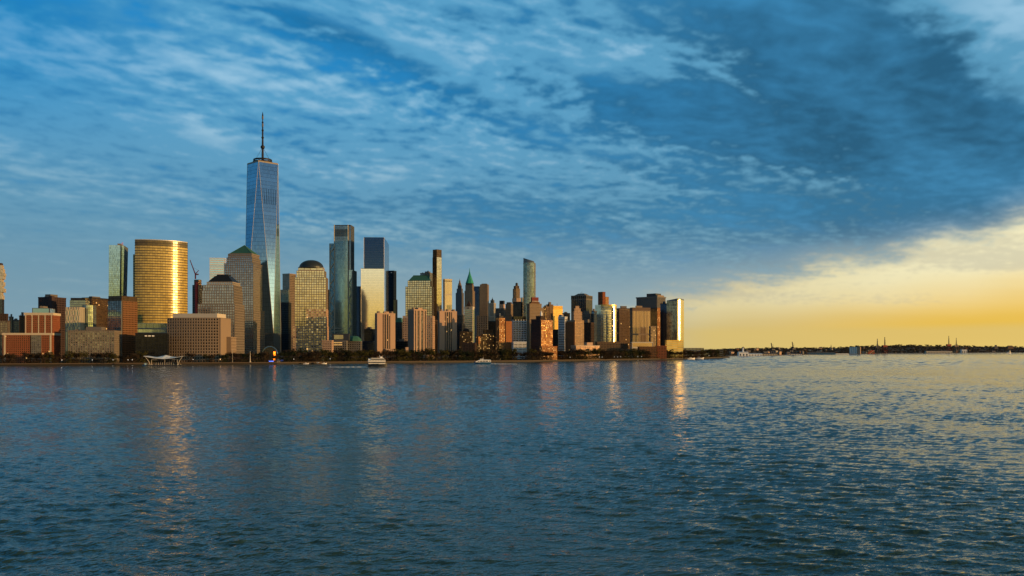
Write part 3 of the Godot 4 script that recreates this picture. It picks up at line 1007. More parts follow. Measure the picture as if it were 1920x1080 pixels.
func build_tallest() -> void:
	var z := 1930.0
	var c := Vector2(gx(490, z), -z)
	var t := thing("tallest_tower", "tallest tower, blue glass tapering in long triangles under a ring and mast", "building", Vector3(c.x, 0, c.y), 0.0)
	var tau := atan2(-c.x, z)
	var y0 := LAND + 54.0
	var y1 := gy(308, z)
	var m := z / FOCAL
	# corners by their place across the sight line (m) and towards the viewer (m)
	var ac := Vector2(cos(tau), -sin(tau))
	var to := Vector2(sin(tau), cos(tau))
	var top := []
	var bot := []
	var ang := deg_to_rad(30.0)
	var s_top := 46.0
	var s_bot := 62.0
	for j in 4:
		var a := ang + PI / 4 + j * PI / 2 - PI / 2
		top.append((ac * sin(a - PI / 4 + PI / 4) + to * cos(a)) * s_top * 0.7071)
	for j in 4:
		var a := ang + j * PI / 2 - PI / 2
		bot.append((ac * sin(a) + to * cos(a)) * s_bot * 0.7071)
	# shift so that the front corner of the roof stands where the survey has it
	var off := ac * ((485.0 - 490.0) * m)
	var best := 0
	for j in 4:
		if top[j].dot(to) > top[best].dot(to):
			best = j
	off -= ac * top[best].dot(ac)
	for j in 4:
		top[j] += off
		bot[j] += off
	var corners := []
	var glass := ["glass blue", "glass blue"]
	for j in 4:
		# upright triangle: base edge bot[j] bot[j+1], apex top[j]; inverted: top edge, apex at the next base corner
		for kind in 2:
			var k := FaceSet.new()
			var a: Vector2
			var b: Vector2
			var d: Vector2
			if kind == 0:
				a = bot[j]; b = bot[(j + 1) % 4]; d = top[j]
				if Vector3(a.x, 0, a.y).is_equal_approx(Vector3(b.x, 0, b.y)):
					continue
				facade(k, Vector3(a.x, y0, a.y), Vector3(b.x, y0, b.y), Vector3(d.x, y1, d.y), Vector3(d.x, y1, d.y), style(8.1, 6.0, 0.0, 0.0, "mullion grey", "glass tall", 0.002, 0.16, 0.0, 0.12))
			else:
				a = bot[(j + 1) % 4]; b = top[(j + 1) % 4]; d = top[j]
				facade(k, Vector3(a.x, y0, a.y), Vector3(a.x, y0, a.y), Vector3(b.x, y1, b.y), Vector3(d.x, y1, d.y), style(8.1, 3.2, 0.0, 0.0, "mullion grey", "glass tall", 0.002, 0.16, 0.0, 0.12), [[0.74, 0.80, 0.5, true], [0.80, 0.84, 0.62, true], [0.68, 0.695, 1.3, false], [0.875, 0.89, 1.3, false]])
			var o := part("glass_triangle", k.core, mats["glass navy"], t)
			part("facade_grid", k.grid, mats["mullion grey"], o, true)
			part("window_panes", k.panes, mats["glass tall"], o, true)
	var edges := Shape.new()
	for j in 4:
		for q in [top[j], top[(j + 3) % 4]]:
			edges.bar(Vector3(bot[j].x, y0, bot[j].y), Vector3(q.x, y1, q.y), 0.55, 0.55, 5)
		edges.bar(Vector3(top[j].x, y1, top[j].y), Vector3(top[(j + 1) % 4].x, y1, top[(j + 1) % 4].y), 1.1, 1.1, 5)
	part("edge_trim", edges, mats["mullion light"], t, true)
	var plinth := PackedVector2Array()
	for j in 4:
		plinth.append(bot[j])
	block(t, "base_block", plinth, LAND - 0.5, y0, style(6.0, 2.0, 0.4, 0.4, "mullion grey", "glass neutral", 0.002, 0.3))
	var parapet := Shape.new()
	for j in 4:
		var p: Vector2 = top[j]
		var q: Vector2 = top[(j + 1) % 4]
		parapet.quad(Vector3(p.x, y1, p.y), Vector3(p.x, y1 + 2.2, p.y), Vector3(q.x, y1 + 2.2, q.y), Vector3(q.x, y1, q.y))
	parapet.quad(Vector3(top[0].x, y1, top[0].y), Vector3(top[3].x, y1, top[3].y), Vector3(top[2].x, y1, top[2].y), Vector3(top[1].x, y1, top[1].y))
	part("parapet", parapet, mats["tan stone"], t)
	# ring and mast
	var mid := Vector2.ZERO
	for j in 4:
		mid += top[j] * 0.25
	var at := Vector3(mid.x, y1, mid.y)
	var ring := Shape.new()
	ring.lathe([Vector2(19.5, 2.5), Vector2(20.5, 3.0), Vector2(20.5, 5.2), Vector2(19.5, 5.8), Vector2(18.5, 5.0), Vector2(18.5, 3.2), Vector2(19.5, 2.5)], 40, at)
	ring.lathe([Vector2(18.5, 7.0), Vector2(19.5, 7.4), Vector2(19.5, 9.8), Vector2(18.5, 10.6), Vector2(17.5, 9.8), Vector2(17.5, 7.4), Vector2(18.5, 7.0)], 40, at)
	for j in 18:
		var e := Vector3(cos(TAU * j / 18.0), 0, sin(TAU * j / 18.0))
		ring.bar(at + e * 19.0, at + e * 19.0 + Vector3(0, 9, 0), 0.3, 0.3, 4)
		if j % 3 == 0:
			ring.bar(at + Vector3(0, 8.5, 0), at + e * 18.5 + Vector3(0, 8.5, 0), 0.35, 0.35, 4)
	part("antenna_ring", ring, mats["black metal"], t)
	var mast := Shape.new()
	var prof := [[0, 3.6], [9, 3.2], [12, 2.4], [34, 2.1], [36, 4.2], [40, 4.2], [42, 2.0], [57, 1.8], [58, 2.7], [60, 2.7], [61, 1.7], [73, 1.6], [74, 2.3], [76, 2.3], [77, 1.4], [91, 1.3], [92, 1.9], [93.5, 1.9], [94, 1.0], [104, 0.9], [105, 1.7], [109, 1.4], [116, 0.15]]
	var pts := []
	for p in prof:
		pts.append(Vector2(p[1] * 1.05, p[0] * 0.965))
	mast.lathe(pts, 10, at)
	part("mast", mast, mats["black metal"], t)
	for y in [80.0, 96.0]:
		var sl := Shape.new()
		sl.lathe([Vector2(1.7, y), Vector2(1.9, y + 1), Vector2(1.9, y + 6), Vector2(1.6, y + 7)], 10, at)
		part("antenna_sleeve", sl, mats["grey stone"], t)
	var guy := Shape.new()
	for j in 6:
		var e := Vector3(cos(TAU * j / 6.0 + 0.3), 0, sin(TAU * j / 6.0 + 0.3))
		guy.bar(at + e * 17 + Vector3(0, 9, 0), at + Vector3(0, 37, 0), 0.16, 0.16, 4)
	part("guy_wires", guy, mats["dark steel"], t, true)

func build_dome_tower() -> void:
	var z := 1780.0
	var t := survey("domed_tower", "granite tower with a dark copper dome right of the tallest tower", 549, 612, 616, z, 6, 55.0)
	var k: float = t.w / 63.0
	var st := style(4.75, 4.75, 1.15, 1.0, "granite", "glass warm", 0.006, 0.3)
	var low := style(4.75, 4.75, 1.9, 1.75, "pink stone", "glass warm", 0.02, 0.8)
	block(t.o, "base_block", foot(t, 0, 0, 0, 0), LAND - 0.5, gy(612, z), low)
	tier(t, "front_setback", 25 * k, 0.4, -1.5, 4, LAND - 0.5, gy(579.5, z), style(4.75, 4.75, 1.8, 1.6, "pink stone", "glass warm", 0.02, 0.7, 0.02))
	tier(t, "main_block", 3.5 * k, 0.8, 1.0, 4, gy(612, z), gy(520, z), st)
	tier(t, "upper_block", 6.5 * k, 4.0, 2.5, 7, gy(520, z), gy(507.5, z), st)
	for e in [[3.5 * k, 0.8], [57.0 * k, 0.8]]:
		pass
	tier(t, "drum_storey", 9.5 * k, 7, 4, 10, gy(507.5, z), gy(501, z), style(7.0, 12.0, 3.6, 1.0, "granite light", "glass warm"))
	var cx: float = (t.l + 9.5 * k + t.r - 7) * 0.5
	var cz: float = (t.f - 4 + t.b + 10) * 0.5
	var rad := 22.5 * z / FOCAL
	var y0 := gy(501, z)
	var prof := []
	for j in 11:
		var a := j / 10.0 * PI / 2
		prof.append(Vector2(rad * cos(a), 15.2 * sin(a)))
	var s := Shape.new()
	s.lathe([Vector2(rad + 1.0, -1.0), Vector2(rad + 1.0, 0.6), Vector2(rad, 0.6)], 40, Vector3(cx, y0, cz))
	s.lathe(prof, 40, Vector3(cx, y0, cz))
	var dome := part("dome", s, mats["dome grey"], t.o)
	var ribs := Shape.new()
	for j in 40:
		for q in 10:
			var p: Vector2 = prof[q]
			var r: Vector2 = prof[q + 1]
			var e := Vector3(cos(TAU * j / 40.0), 0, sin(TAU * j / 40.0))
			ribs.bar(Vector3(cx, y0, cz) + e * p.x + Vector3(0, p.y, 0), Vector3(cx, y0, cz) + e * r.x + Vector3(0, r.y, 0), 0.14, 0.14, 3)
	part("dome_ribs", ribs, mats["dome grey"], dome, true)

func bars_on(parent: Node, called: String, m: String, lines: Array, r: float) -> void:
	var s := Shape.new()
	for l in lines:
		s.bar(l[0], l[1], r, r, 4)
	part(called, s, mats[m], parent, true)

func build_middle() -> void:
	# pair of shafts between the tallest tower and the dome
	var t := tower("office_tower", "slim beige tower with a grey glass side behind the domed tower", 530, 543, 554.5, 513, 2150, 40, style(4.0, 3.2, 1.0, 0.9, "tan stone", "glass neutral", 0.004, 0.4), 30.0, false)
	t = tower("office_tower", "dark grey stepped glass tower in front of the slim beige tower", 520.5, 541, 546, 567, 2000, 24, style(4.0, 3.0, 0.5, 0.3, "dark steel", "glass navy", 0.004, 0.5))
	tier(t, "upper_block", 5, 1, 1, 8, t.y, gy(543, 2000), style(4.0, 3.0, 0.6, 0.3, "mullion grey", "glass teal", 0.004, 0.4))

	# braced glass tower
	var z := 2240.0
	t = survey("braced_glass_tower", "tall teal glass tower with cross-braced lower wings", 617, 661, 669, z, 13)
	var k: float = t.w / 44.0
	var teal := style(4.4, 3.2, 0.3, 0.2, "mullion grey", "glass teal", 0.0025, 0.25)
	var y1 := gy(423, z)
	tier(t, "main_block", 9.6 * k, 8.5 * k, 0.4, 6, LAND, y1, teal, [[0.918, 0.96, 0.35, false], [0.0, 0.13, 0.3, false]])
	tier(t, "left_wing", 0, 33 * k, 2, 2, LAND, gy(456, z), teal)
	tier(t, "right_wing", 34.5 * k, 0, 2, 2, LAND, gy(506, z), teal)
	tier(t, "right_shaft", 35 * k, 5, 4, 8, gy(506, z), y1 + 2, style(4.4, 3.0, 0.4, 0.3, "mullion grey", "glass neutral", 0.003, 0.3))
	var lines := []
	for e in [[t.l + 2.0, t.l + 10.5 * k, gy(458, z)], [t.l + 36.0 * k, t.l + 43.2 * k, gy(508, z)]]:
		var y := LAND + 28.0
		var flip := false
		lines.append([Vector3(e[0], LAND + 20, t.f + 0.4), Vector3(e[0], e[2], t.f + 0.4)])
		lines.append([Vector3(e[1], LAND + 20, t.f + 0.4), Vector3(e[1], e[2], t.f + 0.4)])
		while y < e[2] - 20.0:
			var a: float = e[1] if flip else e[0]
			var b: float = e[0] if flip else e[1]
			lines.append([Vector3(a, y, t.f + 0.5), Vector3(b, y + 19.0, t.f + 0.5)])
			y += 19.0
			flip = not flip
	for x in [t.l + 9.6 * k, t.r - 8.5 * k]:
		lines.append([Vector3(x, LAND + 20, t.f + 0.3), Vector3(x, y1 + 2.5, t.f + 0.3)])
	bars_on(t.o, "cross_bracing", "pale stone", lines, 0.85)
	plain_box(t.o, "crown", "dark steel", t.l + 9.6 * k, t.r - 6, y1, y1 + 2.0, t.b + 6, t.f - 0.6)
	for j in 5:
		plain_box(t.o, "lobby_band", "mullion light", t.l + 1, t.l + 28.0 * k, gy(616, z) - j * 7.0, gy(616, z) - j * 7.0 + 1.6, t.f - 1, t.f + 1.0)

	tower("office_tower", "thin dark navy tower in the gap right of the braced glass tower", 667, 674, 678, 537, 2380, 30, style(4.0, 3.0, 0.4, 0.3, "navy panel", "glass navy", 0.004, 0.3), 30.0, false)
	tower("office_tower", "dark slab showing in the gap between the domed and the braced towers", 609, 614, 620, 543, 2300, 30, style(4.0, 3.0, 0.4, 0.3, "navy panel", "glass navy", 0.004, 0.3), 30.0, false)

	# the mirrored tower, golden below, the dark sky reflection above put into the glass tint
	z = 2200.0
	t = survey("mirrored_tower", "sheer mirrored tower, golden below and dark blue above its setback", 677, 720, 729.5, z, 4.5)
	k = t.w / 43.0
	var sheer := style(4.1, 3.0, 0.0, 0.0, "mullion grey", "glass mirror", 0.0008, 0.06)
	block(t.o, "lower_block", foot(t), LAND, gy(504, z), sheer)
	var up := PackedVector2Array([Vector2(t.l + 5.0 * k, t.f - 4.0), Vector2(t.r, t.f + 0.3), Vector2(t.r + 0.3, t.b), Vector2(t.l + 5.0 * k, t.b)])
	block(t.o, "upper_block", up, gy(504, z), gy(445.5, z), style(4.1, 3.0, 0.0, 0.0, "mullion grey", "glass deep", 0.001, 0.12))
	var s := Shape.new()
	s.box(Vector3(t.l - 0.2, gy(504, z), t.f - 0.4), Vector3(t.r + 0.2, gy(504, z) + 0.8, t.f + 0.4))
	part("setback_sill", s, mats["black metal"], t.o)
	lines = [[Vector3(t.r + 0.1, LAND, t.f + 0.1), Vector3(t.r + 0.1, gy(445.5, z), t.f + 0.1)], [Vector3(t.l + 5 * k, gy(504, z), t.f - 4), Vector3(t.l + 5 * k, gy(445.5, z), t.f - 4)], [Vector3(t.l, LAND, t.f), Vector3(t.l, gy(504, z), t.f)]]
	bars_on(t.o, "edge_trim", "mullion light", lines, 0.4)
	plain_box(t.o, "cornice", "dark steel", t.l + 5 * k, t.r, gy(445.5, z), gy(444.7, z), t.b, t.f - 4.2)

	# navy towers right of it
	t = tower("office_tower", "black steel tower just right of the mirrored tower", 729, 738, 743, 507.5, 2420, 24, style(3.9, 2.8, 0.7, 0.6, "navy panel", "glass navy", 0.003, 0.3), 30.0, false)
	plain_box(t.o, "rooftop_sign", "white panel", t.r - 8, t.r - 4.5, t.y - 6, t.y - 4, t.f, t.f + 0.6)
	tower("office_tower", "lower shoulder of dark glass beside the black steel tower", 738, 742, 745, 562, 2300, 24, style(3.9, 2.8, 0.7, 0.6, "navy panel", "glass navy", 0.003, 0.3), 30.0, false)
	z = 2150.0
	t = survey("hipped_roof_office", "dark teal office block with a hipped roof left of the second concrete tower", 741, 753, 758, z, 25)
	block(t.o, "tower_block", foot(t), LAND, gy(604, z), style(3.9, 2.8, 0.9, 0.8, "dark steel", "glass navy", 0.004, 0.5))
	hip_roof(t, gy(604, z), gy(595.5, z), "copper green", 0.55)
	tower("office_block", "blue-black block at the foot of the mirrored tower", 683, 700, 706, 617, 2020, 30, style(3.9, 3.0, 0.4, 0.3, "navy panel", "glass navy", 0.004, 0.4))
	tower("office_block", "low teal-black block behind the first concrete tower", 680, 700, 703, 640, 1800, 30, style(3.9, 3.0, 0.4, 0.3, "navy panel", "glass navy", 0.004, 0.4), 30.0, false)
	tower("office_block", "low dark block between the first and second concrete towers", 741, 762, 766, 640, 1850, 20, style(3.9, 3.0, 0.8, 0.6, "black metal", "glass dark", 0.004, 0.5))

	# low stone buildings under the braced tower, and the copper roofed hall
	tower("stone_annex", "small pinkish stone block with square windows right of the domed tower", 604, 622, 625, 638.5, 1600, 12, style(3.8, 3.4, 1.7, 1.6, "pink stone", "glass dark", 0.004, 0.4), 30.0, false)
	t = tower("office_block", "low grey block with a row of gold glint-painted windows under the braced tower", 623, 649, 652, 639, 1630, 10, style(3.8, 3.2, 1.2, 1.1, "grey stone", "glass dark", 0.004, 0.5), 30.0, false)
	s = Shape.new()
	for r in 2:
		for j in 7:
			s.box(Vector3(t.l + 3 + j * 2.2, t.y - 4.2 - r * 3.8, t.f + 0.45), Vector3(t.l + 4.4 + j * 2.2, t.y - 2.6 - r * 3.8, t.f + 0.55))
	part("lit_window", s, mats["painted_glint"], t.o, true)  # small windows with a painted gold glow
	plain_box(t.o, "rooftop_hall", "dark steel", t.l - 2, t.l + 29, t.y + 0.4, t.y + 13, t.b, t.f - 4)
	s = Shape.new()
	s.box(Vector3(t.l + 2.5, t.y + 3, t.f - 4), Vector3(t.l + 19, t.y + 10.5, t.f - 3.7))
	part("lit_window", s, mats["glass warm"], t.o)  # warm mirror pane with no glow of its own
	t = tower("office_block", "dark grey stone block carrying the green copper roof", 648, 676, 680, 640, 1660, 10, style(3.8, 3.4, 1.5, 1.3, "grey stone", "glass dark", 0.004, 0.5), 30.0, false)
	s = Shape.new()
	s.lathe([Vector2(14.5, 0), Vector2(14.2, 1.2), Vector2(12.2, 5), Vector2(9.0, 8.0), Vector2(5.5, 9.5), Vector2(0.0, 9.8)], 8, Vector3(0, t.y + 0.4, 2))
	part("copper_roof", s, mats["copper green"], t.o)

	# office tower with the cut pyramid
	z = 1870.0
	t = survey("cut_pyramid_tower", "granite office tower with a cut-off green pyramid roof", 755, 811, 815, z, 8, 50.0)
	k = t.w / 56.0
	var st := style(4.6, 4.5, 0.95, 0.8, "dark grid", "glass warm", 0.006, 0.3)
	block(t.o, "base_block", foot(t), LAND - 0.5, gy(592, z), style(4.6, 4.5, 1.9, 1.8, "pink stone", "glass neutral", 0.008, 0.5))
	tier(t, "main_block", 5.0 * k, 1.2, 1, 4, gy(592, z), gy(537, z), st)
	tier(t, "upper_block", 9.0 * k, 5, 3, 6, gy(537, z), gy(526, z), st)
	var lo := foot(t, 10 * k, 6, 4, 8)
	var hi := foot(t, 18 * k, 10, 16, 18)
	cut_pyramid(t.o, lo, hi, gy(526, z), gy(515, z), "copper green")
	plain_box(t.o, "cornice", "granite light", lo[0].x - 0.8, lo[1].x + 0.8, gy(527.2, z), gy(525.8, z), lo[2].y - 0.8, lo[0].y + 0.8)
	t = tower("office_tower", "grey flat-topped tower behind the cut-off pyramid", 788, 806, 812, 511.5, 2500, 24, style(4.0, 3.4, 0.8, 0.6, "grey stone", "glass neutral", 0.003, 0.4))
	s = Shape.new(); s.bar(Vector3(4, t.y, 0), Vector3(4, t.y + 8, 0), 0.5); s.box(Vector3(2.5, t.y + 4, -1), Vector3(5.5, t.y + 6.5, 1)); part("rooftop_mast", s, mats["dark steel"], t.o)

	# pencil tower
	z = 2300.0
	t = survey("pencil_tower", "very slim tower, dark on its left and mirror bright on its right", 811.5, 819, 828, z, 45)
	var y2 := gy(467.5, z)
	block(t.o, "tower_block", foot(t), LAND, gy(482, z), style(3.9, 2.6, 0.4, 0.3, "dark brown", "glass mirror", 0.003, 0.25), PackedVector2Array(), [[0.28, 0.45, 0.3, false]], [0, 3])
	block(t.o, "dark_flank", rect(t.l - 0.3, t.r - 0.4, t.b + 1, t.f + 0.3), LAND, gy(482, z), style(3.9, 2.6, 0.6, 0.7, "dark brown", "glass brown", 0.004, 0.5), PackedVector2Array(), [], [1, 2])
	block(t.o, "crown", foot(t, 0.2, 0.2, 0.2, 0.2), gy(482, z), y2, style(7.0, 3.4, 0.8, 0.9, "dark brown", "glass brown", 0.004, 0.5))

	build_concrete_trio()

	t = tower("residential_tower", "cream ribbed tower with dark slots along its top, behind the third concrete tower", 831, 834, 847.5, 523, 2350, 66, style(40.0, 2.4, 1.5, 1.2, "pale stone", "glass warm", 0.003, 0.2), 30.0, false)
	s = Shape.new()
	for j in 6:
		s.box(Vector3(t.r + 0.5, t.y - 7.5, t.b + 1.2 + j * t.d / 6.0), Vector3(t.r + 0.62, t.y - 3.5, t.b + 2.8 + j * t.d / 6.0))
	part("roof_slot", s, mats["black metal"], t.o, true)

	# the row of old stone spires
	z = 3050.0
	t = survey("gothic_spire_tower", "slender dark stone tower with a stepped gothic spire", 854.5, 866, 869.5, z, 26)
	var gothic := style(4.0, 2.8, 0.5, 1.5, "grey stone", "glass navy", 0.004, 0.5)
	block(t.o, "tower_block", foot(t), LAND, gy(549, z), gothic)
	tier(t, "upper_block", 2.5, 2.5, 2.5, 2.5, gy(549, z), gy(541, z), gothic)
	tier(t, "upper_block", 5, 5, 5, 5, gy(541, z), gy(535, z), style(4.0, 2.8, 0.5, 1.8, "brown stone", "glass navy"))
	s = Shape.new()
	s.lathe([Vector2(6, 0), Vector2(5.2, 6), Vector2(3.2, 9), Vector2(2.6, 14), Vector2(1.0, 18), Vector2(0.2, 24)], 8, Vector3(0, gy(535, z), 0))
	part("spire", s, mats["brown stone"], t.o)
	z = 2900.0
	t = survey("green_spire_tower", "brown stone tower with a bright green copper spire", 871, 886, 890, z, 20)
	var ribbed := style(4.0, 3.4, 0.5, 1.9, "tan stone", "glass brown", 0.004, 0.5)
	block(t.o, "tower_block", foot(t), LAND, gy(545, z), ribbed)
	tier(t, "upper_block", 2.0, 2.0, 2.0, 3, gy(545, z), gy(534, z), ribbed)
	tier(t, "crown", 3.0, 3.0, 3.0, 4, gy(534, z), gy(530.5, z), style(3.0, 4.0, 0.6, 2.2, "brown stone", "glass dark"))
	s = Shape.new()
	s.lathe([Vector2(14.5, 0), Vector2(13.5, 2), Vector2(9.5, 13), Vector2(6.5, 22), Vector2(4.2, 28), Vector2(3.0, 32), Vector2(1.5, 38), Vector2(0.7, 46), Vector2(0.1, 51)], 8, Vector3(0, gy(531, z), 0))
	part("spire", s, mats["spire green"], t.o)
	z = 2500.0
	t = survey("banded_office", "small pale banded office block with a dark pyramid cap under the green spire", 870.5, 886, 890, z, 14)
	block(t.o, "tower_block", foot(t), LAND, gy(576, z), style(5.6, 30.0, 2.6, 0.4, "pale stone", "glass green", 0.003, 0.2))
	coping(t, gy(575, z), 7.0, "pale stone", 0.3)
	cut_pyramid(t.o, foot(t, 4, 6, 4, 4), foot(t, 10, 12, 10, 10), gy(575, z), gy(564, z), "dark brown")
	plain_box(t.o, "roof_vent", "black metal", t.l + 9, t.l + 14, gy(578.5, z), gy(576.5, z), t.f, t.f + 0.8)
	tower("office_tower", "black glass slab behind the green spire", 888, 898, 902, 537, 2980, 20, style(4.0, 3.0, 0.4, 0.3, "navy panel", "glass navy", 0.003, 0.3), 30.0, false)
	z = 2600.0
	t = survey("chamfered_stone_tower", "tall plain brown stone tower with chamfered corners right of the green spire", 894, 914, 917, z, 12)
	tier(t, "tower_block", 9, 0.5, 1, 2, LAND, gy(533, z), style(4.0, 2.6, 0.5, 1.5, "tan stone", "glass brown", 0.003, 0.4))
	block(t.o, "base_block", foot(t), LAND, gy(592, z), style(6.0, 5.0, 2.0, 2.6, "granite", "glass dark", 0.004, 0.4))
	tier(t, "crown", 13, 4, 4, 6, gy(533, z), gy(531.5, z), style(4.0, 2.6, 1.0, 1.5, "brown stone", "glass brown"))
	z = 2400.0
	t = survey("ribbed_white_tower", "slim white ribbed tower with a small spike on its roof", 917, 926, 929.5, z, 22)
	block(t.o, "tower_block", foot(t), LAND, gy(568, z), style(40.0, 2.8, 0.5, 1.4, "pale stone", "glass navy", 0.003, 0.3))
	tier(t, "upper_block", 3, 3, 3, 3, gy(568, z), gy(562.5, z), style(8.0, 2.8, 0.5, 1.2, "grey stone", "glass navy"))
	s = Shape.new(); s.lathe([Vector2(2.6, 0), Vector2(2.2, 3), Vector2(0.8, 4), Vector2(0.2, 8)], 8, Vector3(0, gy(562.5, z), 0)); part("spire", s, mats["black metal"], t.o)
	t = tower("office_tower", "grey office tower with a pink stone cap and a black roof box", 929, 945, 949, 578, 2300, 18, style(4.0, 3.0, 0.8, 1.2, "grey stone", "glass navy", 0.004, 0.5), 30.0, false)
	plain_box(t.o, "stone_cap", "pink stone", t.l + 9, t.r - 2, t.y + 0.4, gy(570, 2300), t.b + 4, t.f - 3)
	plain_box(t.o, "roof_box", "black metal", t.l + 9.4, t.r - 2.4, gy(570, 2300), gy(563.5, 2300), t.b + 4.4, t.f - 3.4)
	t = tower("office_tower", "brown round-shouldered stone tower beside the pink-capped one", 948, 958, 961.5, 570, 2250, 20, style(3.8, 2.8, 0.9, 1.4, "tan stone", "glass brown", 0.004, 0.5), 30.0, false)
	tier(t, "crown", 2, 2, 2, 2, t.y + 0.4, gy(566.5, 2250), style(4.0, 2.8, 1.0, 1.4, "brown stone", "glass brown"))
	z = 2500.0
	t = survey("octagonal_stone_tower", "brown octagonal stone tower with a water tank, left of the curved glass tower", 959, 972, 977.5, z, 28)
	var oct := foot(t, 0, 0, 0, 0)
	block(t.o, "tower_block", chamfer(oct, 6.0), LAND, gy(566, z), style(4.0, 3.2, 1.6, 2.2, "pink stone", "glass dark", 0.003, 0.3))
	block(t.o, "stone_band", chamfer(foot(t, -0.4, -0.4, -0.4, -0.4), 6.0), gy(566, z), gy(559, z), style(12.0, 40.0, 1.0, 1.0, "pink stone", "glass dark", 0.0, 0.1, 0.0, 0.3, 1.1))
	block(t.o, "upper_block", chamfer(foot(t, 0.6, 0.6, 0.6, 0.6), 7.0), gy(559, z), gy(541, z), style(4.0, 3.4, 1.0, 1.6, "tan stone", "glass brown", 0.004, 0.5))
	block(t.o, "crown", chamfer(foot(t, 3, 3, 3, 3), 7.0), gy(541, z), gy(535.5, z), style(4.0, 3.4, 1.4, 2.0, "brown stone", "glass brown"))
	s = Shape.new(); s.lathe([Vector2(3.6, 0), Vector2(3.6, 7), Vector2(0.3, 9)], 12, Vector3(1, gy(535.5, z), 0)); part("water_tank", s, mats["dark steel"], t.o)
	t = tower("office_tower", "black office tower below the octagonal stone tower", 962, 977, 980, 566, 2150, 12, style(4.0, 3.0, 0.4, 0.4, "black metal", "glass dark", 0.004, 0.5), 30.0, false)
	tower("office_tower", "pale slab squeezed between the octagonal tower and the curved glass tower", 976.5, 980, 983, 558, 2300, 35, style(4.0, 3.0, 1.4, 0.6, "pale stone", "glass warm", 0.003, 0.3), 30.0, false)

	# curved glass residential tower with a raked crown
	z = 2140.0
	t = survey("curved_glass_tower", "tall curved glass tower with a raked top and a golden right side", 981, 1000, 1004, z, 10, 30.0)
	var arc := PackedVector2Array()
	for j in 9:
		var a := deg_to_rad(-35.0 + 75.0 * j / 8.0)
		arc.append(Vector2(lerpf(t.l, t.r + 1.5, (sin(a) + 0.574) / 1.217), t.f - 12.0 + 12.0 * cos(a)))
	arc.append(Vector2(t.r, t.b)); arc.append(Vector2(t.l, t.b))
	block(t.o, "tower_block", arc, LAND, gy(492, z), style(3.7, 2.4, 0.55, 0.2, "mullion light", "glass green", 0.006, 0.5))
	s = Shape.new()
	for j in 8:
		var p := arc[j]
		var r := arc[j + 1]
		var ya := lerpf(gy(483, z), gy(490, z), j / 8.0)
		var yb := lerpf(gy(483, z), gy(490, z), (j + 1) / 8.0)
		s.quad(Vector3(p.x, gy(492, z), p.y), Vector3(p.x, ya, p.y), Vector3(r.x, yb, r.y), Vector3(r.x, gy(492, z), r.y))
	part("raked_crown", s, mats["mullion grey"], t.o)
	s = Shape.new()
	var y := gy(620, z)
	while y < gy(500, z):
		s.box(Vector3(t.r + 0.6, y, t.f - 9), Vector3(t.r + 3.2, y + 0.9, t.f - 3))
		y += 7.4
	part("balcony", s, mats["gold trim"], t.o, true)

func chamfer(p: PackedVector2Array, c: float) -> PackedVector2Array:
	var out := PackedVector2Array()
	for j in 4:
		var a := p[(j + 3) % 4]
		var b := p[j]
		var d := p[(j + 1) % 4]
		out.append(b + (a - b).normalized() * c)
		out.append(b + (d - b).normalized() * c)
	return out

func hip_roof(t: Dictionary, y0: float, y1: float, m: String, cut: float) -> void:
	cut_pyramid(t.o, foot(t, -0.5, -0.5, -0.5, -0.5), foot(t, t.w * 0.5 * cut, t.w * 0.5 * cut, t.d * 0.5 * cut, t.d * 0.5 * cut), y0, y1, m)

func cut_pyramid(parent: Node, lo: PackedVector2Array, hi: PackedVector2Array, y0: float, y1: float, m: String) -> void:
	var s := Shape.new()
	for j in 4:
		var p := lo[j]
		var q := lo[(j + 1) % 4]
		var p2 := hi[j]
		var q2 := hi[(j + 1) % 4]
		s.quad(Vector3(p.x, y0, p.y), Vector3(p2.x, y1, p2.y), Vector3(q2.x, y1, q2.y), Vector3(q.x, y0, q.y))
	s.quad(Vector3(hi[0].x, y1, hi[0].y), Vector3(hi[3].x, y1, hi[3].y), Vector3(hi[2].x, y1, hi[2].y), Vector3(hi[1].x, y1, hi[1].y))
	part("pyramid_roof", s, mats[m], parent)

